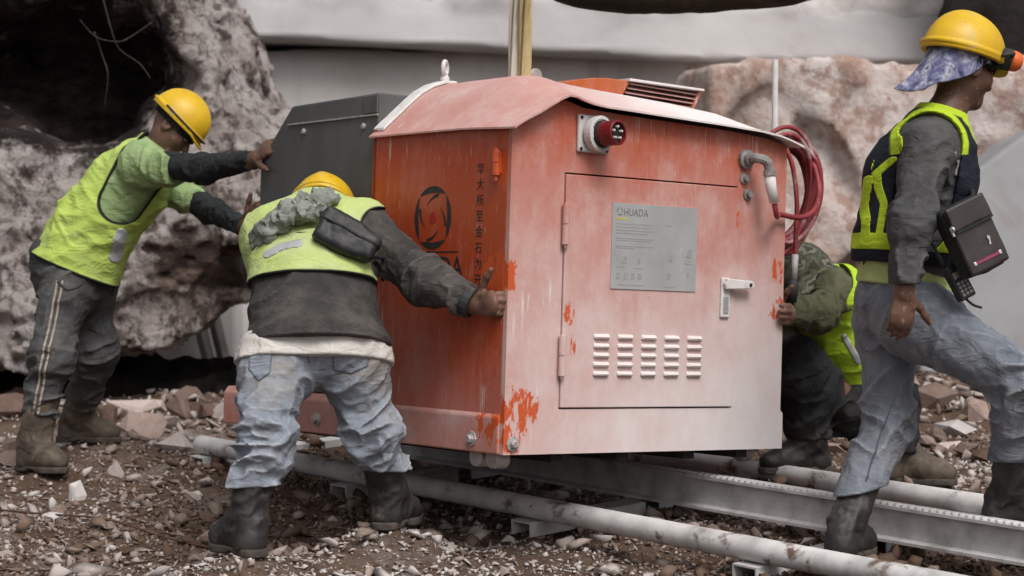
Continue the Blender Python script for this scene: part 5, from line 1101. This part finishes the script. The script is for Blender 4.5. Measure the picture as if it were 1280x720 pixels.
# ---- worker crouching behind the cabinet's right end
def worker_crouch():
    pel, chest, neck = px(1068, 484, 8.10), px(1046, 405, 8.0), px(1016, 370, 7.95)
    hf, hu = A_(-.86, -.1, -.5), A_(-.45, 0, .89); head = px(1000, 350, 7.92)
    shL, elL, wrL = px(1046, 366, 7.80), px(1022, 392, 7.58), mworld(1.262, .085, .475); shR, elR, wrR = px(1008, 382, 8.16), px(985, 425, 8.0), mworld(1.27, .42, .42)
    hiL, knL, anL = px(1062, 512, 7.98), px(994, 456, 7.74), px(1012, 552, 7.86); hiR, knR, anR = px(1072, 500, 8.20), px(1112, 500, 7.95), px(1126, 572, 7.82)
    p = Person('crouching worker in camouflage hat and lime vest behind the cabinet\'s right end', (1.2, 7.95, .14))
    sp = nrm(chest-pel); lat = A_(0, 1, 0); fw = nrm(np.cross(sp, lat)); fw = fw if fw[0] < 0 else -fw; mid = (pel+chest)/2-fw*.03
    def torso(g, A=0.): return [Lm(pel, mid, .15+g, .145+g, fl=fw, fk=1.3, A=A, lam=.09), Lm(mid, chest, .145+g, .165+g, fl=fw, fk=1.3, A=A, lam=.09), Lm(chest, neck, .155+g, .08+g, fl=fw, fk=1.2), Lm(shL, shR, .072+g, .072+g, A=A*.5)]
    hands = hand_lms(wrL, -AX_W, -AX_U, -1, 26, base_curl=48, thumb=(.5, .8, 0))+hand_lms(wrR, -AX_W, -AX_U, 1, 12)
    body = [[Lm(pel, mid, .12, .12, fl=fw, fk=1.3), Lm(mid, chest, .12, .13, fl=fw, fk=1.3), Lm(chest, neck, .12, .06), Lm(neck, head-nrm(hu)*.06, .058, .055)], [Lm(shL, elL, .05, .042), Lm(elL, wrL, .04, .028)], [Lm(shR, elR, .05, .042), Lm(elR, wrR, .04, .028)], [Lm(hiL, knL, .08, .06), Lm(knL, anL, .05, .04)], [Lm(hiR, knR, .08, .06), Lm(knR, anR, .05, .04)]]
    fb = fld(body, .03, .03); fh = fld(hands, .008, .009); hd = head_fn(head, hf, hu)
    lo, hi = bounds(body+hands, .12); p.part('body', lambda P: smin(smin(fb(P), fh(P), .02), hd(P), .03), lo, hi, .006, M_SKIN2); p.eyes(head, hf, hu)
    tr = [[Lm(pel+A_(0, .03, -.03), hiL, .13, .115, A=.006), Lm(hiL, knL, .105, .09, A=.012, lam=.08), Lm(knL, anL, .098, .082, A=.014, lam=.05)], [Lm(pel, hiR, .16, .13), Lm(hiR, knR, .12, .098, A=.012, lam=.08), Lm(knR, anR, .094, .078, A=.014, lam=.05)]]
    ft = fld(tr, .06, .02); wst = plane(pel+sp*.10, sp); a1 = plane(anL+A_(0, 0, .01), A_(0, 0, -1)); a2 = plane(anR+A_(0, 0, .02), A_(0, 0, -1)); xm = .5*(anL[0]+anR[0])
    lo, hi = bounds(tr, .03); p.part('trousers', lambda P: smax(smax(ft(P), np.where((P[:, 0] > px(1046, 0, 8)[0]) & (P[:, 0] < px(1085, 0, 8)[0]), wst(P), -1), .01), np.where(P[:, 0] < xm, a1(P), a2(P)), .01), lo, hi, .008, cloth('black_trousers', (.020, .020, .021), .35, dust=((.07, .06, .055), 5, .5, .7, .6)))
    M_OLV = cloth('olive_jacket', (.075, .078, .045), .28, dust=((.16, .15, .11), 5, .5, .72, .6))
    jk = [torso(.018, .008), [Lm(shL, elL, .074, .060, A=.011, lam=.06), Lm(elL, wrL, .060, .042, A=.012, lam=.05)], [Lm(shR, elR, .08, .066, A=.008), Lm(elR, wrR, .066, .044, A=.008)]]
    fj = fld(jk, .06, .04); cw = plane(wrL-nrm(wrL-elL)*.004, wrL-elL); cr = plane(wrR-nrm(wrR-elR)*.01, wrR-elR); nhead = Lm(head, head+A_(-.1, 0, 0), .085, .09).eval
    def gj(P):
        c_ = np.where(P[:, 0] < px(1008, 0, 7.7)[0], np.where(P[:, 1] < 7.78, cw(P), cr(P)), -1); d = smax(fj(P), c_, .005); return smax(smax(d, -wst(P)-.12, .01), -nhead(P)[0], .01)
    lo, hi = bounds(jk, .03); p.part('jacket', gj, lo, hi, .007, M_OLV)
    vt = [torso(.040, .009)]; fv = fld(vt, .07); hem = plane(px(1050, 484, 7.9), A_(-.45, .0, -1)); ah = Lm(px(1036, 352, 7.75), px(1028, 380, 7.75), .085, .066, fl=A_(0, 1, 0), fk=.3).eval
    def clip(P): return np.maximum(np.maximum(hem(P), np.where(P[:, 1] < 8.0, -ah(P)[0], -1)), -nhead(P)[0]-.01)
    lo, hi = bounds(vt, .04); vest = p.part('vest', lambda P: smax(fv(P), clip(P), .003), lo, hi, .006, M_VESTC, attrs={'edge': lambda P: -clip(P)})
    fv2 = fld(vt, .07, grow=.004); reg = side_region([px(1052, 420, 7.85), px(1072, 452, 7.85)], .012, fk=.1); p.part('reflective_patch', lambda P: smax(smax(fv2(P), reg(P), .002), P[:, 1]-8.0, .002), px(1036, 465, 7.68), px(1085, 405, 8.02), .0045, M_REFL, vest)
    p.boot(anL, .149, (-.93, -.28), knL-anL, M_BOOTD, M_SOLE, hsh=.10, r=(.075, .064)); p.boot(anR, .112, (.93, -.3), knR-anR, M_BOOT, M_SOLE, hsh=.10, r=(.072, .062))
    # camouflage bush hat with neck cloth
    R = head_axes(hf, hu).astype(f32)
    def fhat(P):
        q = (P-head.astype(f32)) @ R.T; d = smax(ell(q, (0, -.005, .045), (.098, .122, .105)), .012-q[:, 2], .006)
        k = np.sqrt((q[:, 0]/.148)**2+(q[:, 1]/.175)**2); b_ = smax((k-1)*.15, np.abs(q[:, 2]-.018+.06*k*k)-.006, .006)
        nk_ = Lm(A_(0, -.085, .0), A_(0, -.10, -.11), .075, .095, fl=A_(0, 1, 0), fk=1.4, A=.009, lam=.05).eval(q); return smin(smin(d, b_, .02), nk_[0]-nk_[1], .02)+.004*vnoise(P*35, 3)
    m, nt, b = new_mat('camouflage_cloth'); N = NT(nt); co = N.coord(); col = N.ramp(N.noise(co, 16, 3, .5, .6), [(.0, (.035, .036, .026)), (.42, (.085, .088, .058)), (.5, (.05, .052, .035)), (.58, (.15, .145, .11)), (.66, (.035, .036, .028))], 'CONSTANT')
    nt.links.new(col, b.inputs['Base Color']); b.inputs['Roughness'].default_value = .92; nt.links.new(N.bump(N.noise(co, 60, 5, .6), .4, .006), b.inputs['Normal'])
    p.part('bush_hat', fhat, head-.22, head+.22, .005, m)
worker_crouch()

# ---- worker walking past on the right
def worker_right():
    pel, chest, neck = px(1128, 380, 6.60), px(1150, 228, 6.60), px(1178, 150, 6.62)
    hf, hu = A_(.86, .42, -.24), A_(.22, .06, .97); head = px(1203, 84, 6.64)
    shR, elR, wrR = px(1160, 186, 6.42), px(1140, 276, 6.32), px(1130, 360, 6.27); shL, elL, wrL = px(1180, 186, 6.80), px(1168, 264, 6.90), px(1160, 338, 6.88)
    hiR, knR, anR = px(1146, 398, 6.50), px(1276, 478, 6.32), px(1264, 588, 6.44); hiL, knL, anL = px(1112, 402, 6.68), px(1108, 528, 6.64), px(1068, 628, 6.50)
    p = Person('worker in dark vest with lime bands striding past on the right', (1.22, 6.5, -.01))
    sp = nrm(chest-pel); fw = nrm(A_(.93, .30, 0)-sp*np.dot(sp, A_(.93, .30, 0))); mid = (pel+chest)/2-fw*.02
    def torso(g, A=0.): return [Lm(pel, mid, .150+g, .140+g, fl=fw, fk=1.18, A=A, lam=.09), Lm(mid, chest, .140+g, .170+g, fl=fw, fk=1.12, A=A, lam=.09), Lm(chest, neck, .150+g, .075+g, fl=fw, fk=1.15, A=A*.4), Lm(shL, shR, .070+g, .070+g, A=A*.4)]
    hands = hand_lms(wrR, A_(-.08, .0, -1), A_(-.25, .95, 0), 1, 22, s=1.02)+hand_lms(wrL, A_(.0, 0, -1), A_(0, -1, 0), 1, 20)
    body = [[Lm(pel, mid, .12, .115, fl=fw, fk=1.2), Lm(mid, chest, .115, .135, fl=fw, fk=1.2), Lm(chest, neck, .12, .06), Lm(neck, head-nrm(hu)*.07, .062, .058)], [Lm(shR, elR, .05, .042), Lm(elR, wrR, .04, .028)], [Lm(shL, elL, .05, .042), Lm(elL, wrL, .04, .028)], [Lm(hiL, knL, .08, .06), Lm(knL, anL, .05, .04)], [Lm(hiR, knR, .08, .06), Lm(knR, anR, .05, .04)]]
    fb = fld(body, .03, .03); fh = fld(hands, .008, .009); hd = head_fn(head, hf, hu, 1.02)
    lo, hi = bounds(body+hands, .14); p.part('body', lambda P: smin(smin(fb(P), fh(P), .02), hd(P), .03), lo, hi, .0055, M_SKIN); p.eyes(head, hf, hu, 1.02)
    # jeans
    tr = [[Lm(pel+A_(.0, 0, .02), hiR, .142, .125, A=.006), Lm(hiR, knR, .108, .082, A=.013, lam=.085, w=(.7, 1.1), tw=1.2), Lm(knR, anR, .080, .074, A=.013, lam=.055, w=(1, .35))], [Lm(pel+A_(-.01, .03, .02), hiL, .138, .115, A=.006), Lm(hiL, knL, .102, .074, A=.012, lam=.10, tw=1.0), Lm(knL, anL, .076, .074, A=.014, lam=.075, w=(1, .35))]]
    ft = fld(tr, .045, .015); wst = plane(pel+sp*.09, sp); a1 = plane(anR+A_(0, 0, .03), A_(0, 0, -1)); a2 = plane(anL+A_(0, 0, .03), A_(.2, 0, -1)); xm = px(1180, 0, 6.5)[0]
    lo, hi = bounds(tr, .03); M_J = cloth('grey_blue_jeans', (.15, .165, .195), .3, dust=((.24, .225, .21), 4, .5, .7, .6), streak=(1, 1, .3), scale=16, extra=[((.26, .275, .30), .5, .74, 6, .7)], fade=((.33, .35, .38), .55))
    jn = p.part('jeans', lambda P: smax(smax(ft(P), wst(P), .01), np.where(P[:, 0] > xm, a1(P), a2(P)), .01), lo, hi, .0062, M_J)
    reg = side_region([px(1124, 498, 6.5), px(1098, 560, 6.48), px(1083, 602, 6.44)], .0035, fk=.045); p.part('inseam', lambda P: smax(smax(fld(tr, .045, .015, grow=.0022)(P), reg(P), .001), P[:, 1]-(anL[1]+(P[:, 2]-anL[2])/(knL[2]-anL[2])*(knL[1]-anL[1])), .001), px(1066, 622, 6.3), px(1165, 436, 6.7), .0036, cloth('dark_inseam', (.085, .09, .105), .2), jn)
    reg2 = side_region([px(1166, 372, 6.45), px(1176, 392, 6.42), px(1188, 402, 6.40)], .0028, fk=.08); p.part('pocket_seam', lambda P: smax(fld(tr, .045, .015, grow=.0022)(P), reg2(P), .001), px(1155, 412, 6.25), px(1196, 362, 6.6), .0036, cloth('dark_seam', (.085, .09, .105), .2), jn)
    # lime undershirt hem, grey long sleeved shirt
    us = [[Lm(pel+sp*.02, mid, .163, .150, fl=fw, fk=1.12, A=.007, lam=.05)]]; fu = fld(us, .05); hu_ = plane(pel+sp*.052, -sp); lo, hi = bounds(us, .03)
    p.part('undershirt', lambda P: smax(fu(P), hu_(P), .004), lo, hi, .0065, cloth('pale_lime_undershirt', (.40, .48, .19), .15))
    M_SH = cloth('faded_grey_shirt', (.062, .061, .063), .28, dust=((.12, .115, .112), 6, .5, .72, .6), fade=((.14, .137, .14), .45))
    js = [torso(.012, .008), [Lm(shR, elR, .080, .062, A=.010, lam=.075, w=(.5, 1.1)), Lm(elR, wrR, .062, .046, A=.010, lam=.055)], [Lm(shL, elL, .076, .06, A=.008), Lm(elL, wrL, .06, .045, A=.008)]]
    fs = fld(js, .06, .03); cw = plane(wrR+A_(0, 0, .012), A_(0, 0, -1)); cl = plane(wrL+A_(-.01, 0, .02), wrL-elL); nk = plane(neck+nrm(neck-chest)*.015, neck-chest); hs_ = plane(pel+sp*.10, -sp)
    def gs(P):
        nearR = Lm(elR, wrR, .075, .075).eval(P)[0] < .0
        d = smax(fs(P), np.where(nearR, cw(P), np.where((P[:, 1] > 6.72) & (P[:, 2] < elL[2]), cl(P), hs_(P))), .006); return smax(d, nk(P), .01)
    lo, hi = bounds(js, .03); p.part('shirt', gs, lo, hi, .0068, M_SH)
    M_PRT = simple('white_print', [(.3, (.30, .29, .29)), (.7, (.45, .44, .43))], 40, .8); fp_ = fld([torso(.0145, .008)], .06)
    for path in ([(1192, 192), (1200, 205), (1196, 218)], [(1200, 200), (1206, 210), (1203, 220)]):
        rg = side_region([px(x, y, 6.42) for x, y in path], .006, fk=.05); p.part('shirt_print', lambda P: smax(fp_(P), rg(P), .001), px(1184, 228, 6.3), px(1214, 184, 6.75), .0036, M_PRT)
    # vest: dark mesh with lime bands
    vt = [torso(.026, .008)]; fv = fld(vt, .07); hem = plane(px(1128, 330, 6.5), A_(-.10, 0, -1)); ah = Lm(px(1166, 172, 6.42), px(1150, 282, 6.42), .098, .086, fl=A_(0, 1, 0), fk=.4).eval; ah2 = Lm(px(1185, 175, 6.85), px(1170, 260, 6.85), .09, .08, fl=A_(0, 1, 0), fk=.5).eval
    nkv = Lm(neck+A_(.05, .0, -.03), head, .085, .09).eval
    def clip(P): return np.maximum(np.maximum(hem(P), np.where(P[:, 1] < 6.6, -ah(P)[0], -ah2(P)[0])), np.maximum(-nkv(P)[0], nk(P)-.01))
    lo, hi = bounds(vt, .04); M_DV = cloth('navy_mesh_vest', (.014, .017, .026), .3, weave=300, edge=((.40, .54, .03), .024))
    vest = p.part('vest', lambda P: smax(fv(P), clip(P), .003), lo, hi, .006, M_DV, attrs={'edge': lambda P: np.where(P[:, 2] < px(0, 196, 6.5)[2], 1.0, -clip(P))})
    M_LB = cloth('lime_band', (.42, .56, .03), .1, weave=300); fv2 = fld(vt, .07, grow=.0022)
    bl = plane(px(1120, 303, 6.5), A_(.06, 0, 1))
    p.part('lime_band', lambda P: smax(smax(fv2(P), np.abs(bl(P))-.026, .002), clip(P)+.001, .002), lo, hi, .0045, M_LB, vest)
    for path, r_ in (([(1083, 292), (1085, 255), (1089, 222)], .011), ([(1097, 292), (1103, 255), (1098, 235), (1096, 217), (1112, 201)], .0105), ([(1091, 214), (1100, 180), (1112, 158)], .004)):
        rg = side_region([px(x, y, 6.5) for x, y in path], r_, fk=.08); p.part('lime_stripe', lambda P: smax(smax(fv2(P), rg(P), .002), np.maximum(P[:, 1]-6.72, clip(P)+.001), .002), px(1066, 300, 6.3), px(1122, 168, 6.76), .0034, M_LB, vest)
    p.boot(anR, px(0, 663, 6.45)[2], (.95, -.25), knR-anR, M_BOOTD, M_SOLE, hsh=.08, r=(.056, .054)); p.boot(anL, .003, (.5, .85), knL-anL, M_BOOTD, M_SOLE, hsh=.08, r=(.056, .054))
    # helmet with ear defender, patterned head cloth
    h = p.helmet(head, hf, hu, M_HAT, 1.02, band=M_BAND); R = head_axes(hf, hu); R3 = R.astype(f32)
    m, nt, b = new_mat('patterned_head_cloth'); N = NT(nt); co = N.coord(); col = N.ramp(N.noise(N.coord((1, 1, .7), rot=(0, .7, 0)), 30, 3, .6, .5), [(.3, (.03, .03, .08)), (.42, (.10, .105, .20)), (.52, (.19, .20, .31)), (.60, (.38, .38, .42)), (.70, (.09, .07, .13))])
    nt.links.new(col, b.inputs['Base Color']); b.inputs['Roughness'].default_value = .9; nt.links.new(N.bump(N.noise(co, 40, 5, .6), .5, .008), b.inputs['Normal'])
    nA, nT = 64, 16; V_ = []; arc0 = math.radians(-75)
    for i in range(nA+1):
        a = math.radians(38)+(math.radians(322)-math.radians(38))*i/nA; bk = max(0, .3-math.cos(a))/1.3      # a: 0 front, 90 right side, 180 back
        Ln = .03+.15*bk**.9
        for j in range(nT+1):
            t = j/nT; rip = 1+.05*math.sin(a*11+1.5*t)*t+.03*math.sin(a*23)*t
            q = R[0]*math.sin(a)*.088*rip+R[1]*(math.cos(a)*.108*rip-.012)+R[2]*.046
            sw = Ln*t; q = q+(-R[1]*(.30*t+.12)*bk*(1-.25*math.sin(a*5)*t)-R[2]*1.0+R[0]*math.sin(a)*.10)*sw
            V_.append(head+1.02*q)
    Q_ = np.array([[i*(nT+1)+j, (i+1)*(nT+1)+j, (i+1)*(nT+1)+j+1, i*(nT+1)+j+1] for i in range(nA) for j in range(nT)])
    hc = add('head_cloth', mk_mesh('head_cloth', np.array(V_)-p.base, Q_, smooth=True), m, p.o); so = hc.modifiers.new('thick', 'SOLIDIFY'); so.thickness = .004; so.offset = 0
    ec = head+1.02*(R[0]*.085+R[1]*.108+R[2]*.050); ax = nrm(R[0]*.45+R[1]*.85-R[2]*.02)
    B = MB(); B.lathe([(.020, -.04), (.030, -.034), (.036, -.02), (.036, .0), (.030, .006)], ec, ax, 20); e = p.mb('ear_defender', B, M_BLKR, h, smooth=True)
    M_ORG = simple('orange_plastic', [(.3, (.60, .10, .02)), (.7, (.68, .14, .03))], 12, .45, bump=.05)
    B = MB(); B.lathe([(.033, .0), (.034, .012), (.030, .028), (.020, .038), (.004, .042)], ec, ax, 20); p.mb('ear_cup', B, M_ORG, h, smooth=True)
    B = MB(); B.tube(crom([head+1.06*(R[0]*.112+R[1]*.05+R[2]*.045), head+1.06*(R[0]*.118+R[1]*.085+R[2]*.060), ec-ax*.02], 5), .007, 6); B.tube(crom([ec-ax*.03+R[2]*.02, ec-ax*.03-R[2]*.01, ec-ax*.035-R[2]*.035], 4), .012, 6); p.mb('ear_defender_arm', B, M_BLKR, h, smooth=True)
    # shoulder bag and radio he carries
    c = px(1214, 297, 6.30); up = nrm(A_(-.40, .0, .88)); ex = A_(.88, .42, .40); ex = nrm(ex-up*np.dot(ex, up)); ey = np.cross(up, ex)     # ey points away from the camera
    BM = Matrix(((ex[0], ey[0], up[0], c[0]), (ex[1], ey[1], up[1], c[1]), (ex[2], ey[2], up[2], c[2]), (0, 0, 0, 1)))
    BM = BM @ Matrix.Diagonal((.9, .9, .9, 1)); bag = empty('shoulder_bag', mat=BM); tag(bag, 'dark brown leather shoulder bag at the striding worker\'s hip', 'bag')
    M_BAG = simple('brown_leather', [(.3, (.020, .014, .014)), (.6, (.034, .025, .024)), (.8, (.06, .047, .044))], 8, .45, bump=.25, bscale=60, bdist=.003)
    M_BAGD = simple('black_nylon', [(.3, (.010, .010, .011)), (.7, (.020, .020, .021))], 14, .75, bump=.3, bscale=90, bdist=.002)
    def rb(lo_, hi_, r_, name, mat, noise=.002):
        V, Q = nets(lambda P: rbox(P, lo_, hi_, r_)+noise*fbm(P*16, 2, 3), A_(*lo_)-.03, A_(*hi_)+.03, .006); return add(name, mk_mesh(name, V, Q, smooth=True), mat, bag)
    bd = rb((-.085, -.02, -.125), (.085, .045, .125), .018, 'bag_body', M_BAGD, .004); rb((-.083, -.036, -.12), (.087, -.018, .122), .009, 'front_panel', M_BAG); rb((-.083, -.046, .04), (.087, -.034, .126), .006, 'flap', M_BAG)
    M_MET = simple('bright_metal', [(.3, (.45, .44, .43)), (.7, (.6, .59, .58))], 30, .35, metal=.6); M_MAG = simple('magenta_zip', [(.3, (.20, .02, .07)), (.7, (.28, .04, .11))], 30, .6)
    MB().box((-.080, -.049, .036), (.084, -.045, .042)).build('flap_zipper', M_BAGD, bag); MB().box((-.05, -.040, -.088), (.05, -.0365, -.078)).build('pocket_zipper', M_MAG, bag)
    for u in (-.056, .056): MB().box((u-.006, -.041, -.090), (u+.006, -.036, -.076)).build('zip_pull', M_MET, bag, bevel=.002)
    MB().prism([(.028, -.045), (.036, -.045), (.039, -.03), (.043, -.02), (.036, -.012), (.030, -.02), (.034, -.03)], wz, -.0375, -.040).build('emblem', M_MET, bag)
    MB().lathe([(.011, 0), (.011, .006)], (-.085, -.045, .055), (-1, 0, 0), 10).build('strap_ring', M_MET, bag); MB().box((-.094, -.046, .03), (-.086, -.036, .062)).build('buckle', M_MET, bag, bevel=.002)
    Mi = BM.inverted(); st = [Mi @ Vector(q) for q in (px(1216, 245, 6.35), px(1214, 238, 6.45), px(1196, 215, 6.62), px(1178, 160, 6.72))]; MB().tube(crom([tuple(v) for v in st], 6), .009, 6).build('strap', M_BAGD, bag, smooth=True)
    # two-way radio
    c = px(1198, 352, 6.34); up = nrm(A_(-.46, .0, .88)); ex = A_(.88, .3, .4); ex = nrm(ex-up*np.dot(ex, up)); ey = np.cross(up, ex)
    RM = Matrix(((ex[0], ey[0], up[0], c[0]), (ex[1], ey[1], up[1], c[1]), (ex[2], ey[2], up[2], c[2]), (0, 0, 0, 1)))
    rad = empty('two_way_radio', mat=RM); tag(rad, 'black two-way radio clipped to the striding worker\'s belt', 'radio')
    M_RAD = simple('black_plastic', [(.3, (.012, .012, .013)), (.7, (.026, .026, .027))], 20, .5, bump=.1)
    MB().box((-.028, -.018, -.058), (.028, .018, .058)).build('radio_body', M_RAD, rad, bevel=.006); MB().tube([(-.018, 0, .056), (-.018, 0, .075), (-.020, 0, .165)], [.008, .007, .004], 8).build('antenna', M_RAD, rad, smooth=True)
    MB().lathe([(.007, 0), (.007, .014)], (.012, 0, .057), (0, 0, 1), 10).build('volume_knob', M_RAD, rad); MB().box((-.018, -.0205, .012), (.018, -.0183, .032)).build('display', M_GLAND, rad)
    for i in range(3):
        for j in range(4): MB().box((-.018+i*.0135, -.0205, -.046+j*.0125), (-.009+i*.0135, -.0183, -.038+j*.0125)).build('key', M_GLAND, rad)
    MB().tube(crom([(.0, .01, -.055), (.012, .008, -.085), (.03, .0, -.105)], 5), .004, 6).build('wrist_loop', M_BAGD, rad, smooth=True)
worker_right()
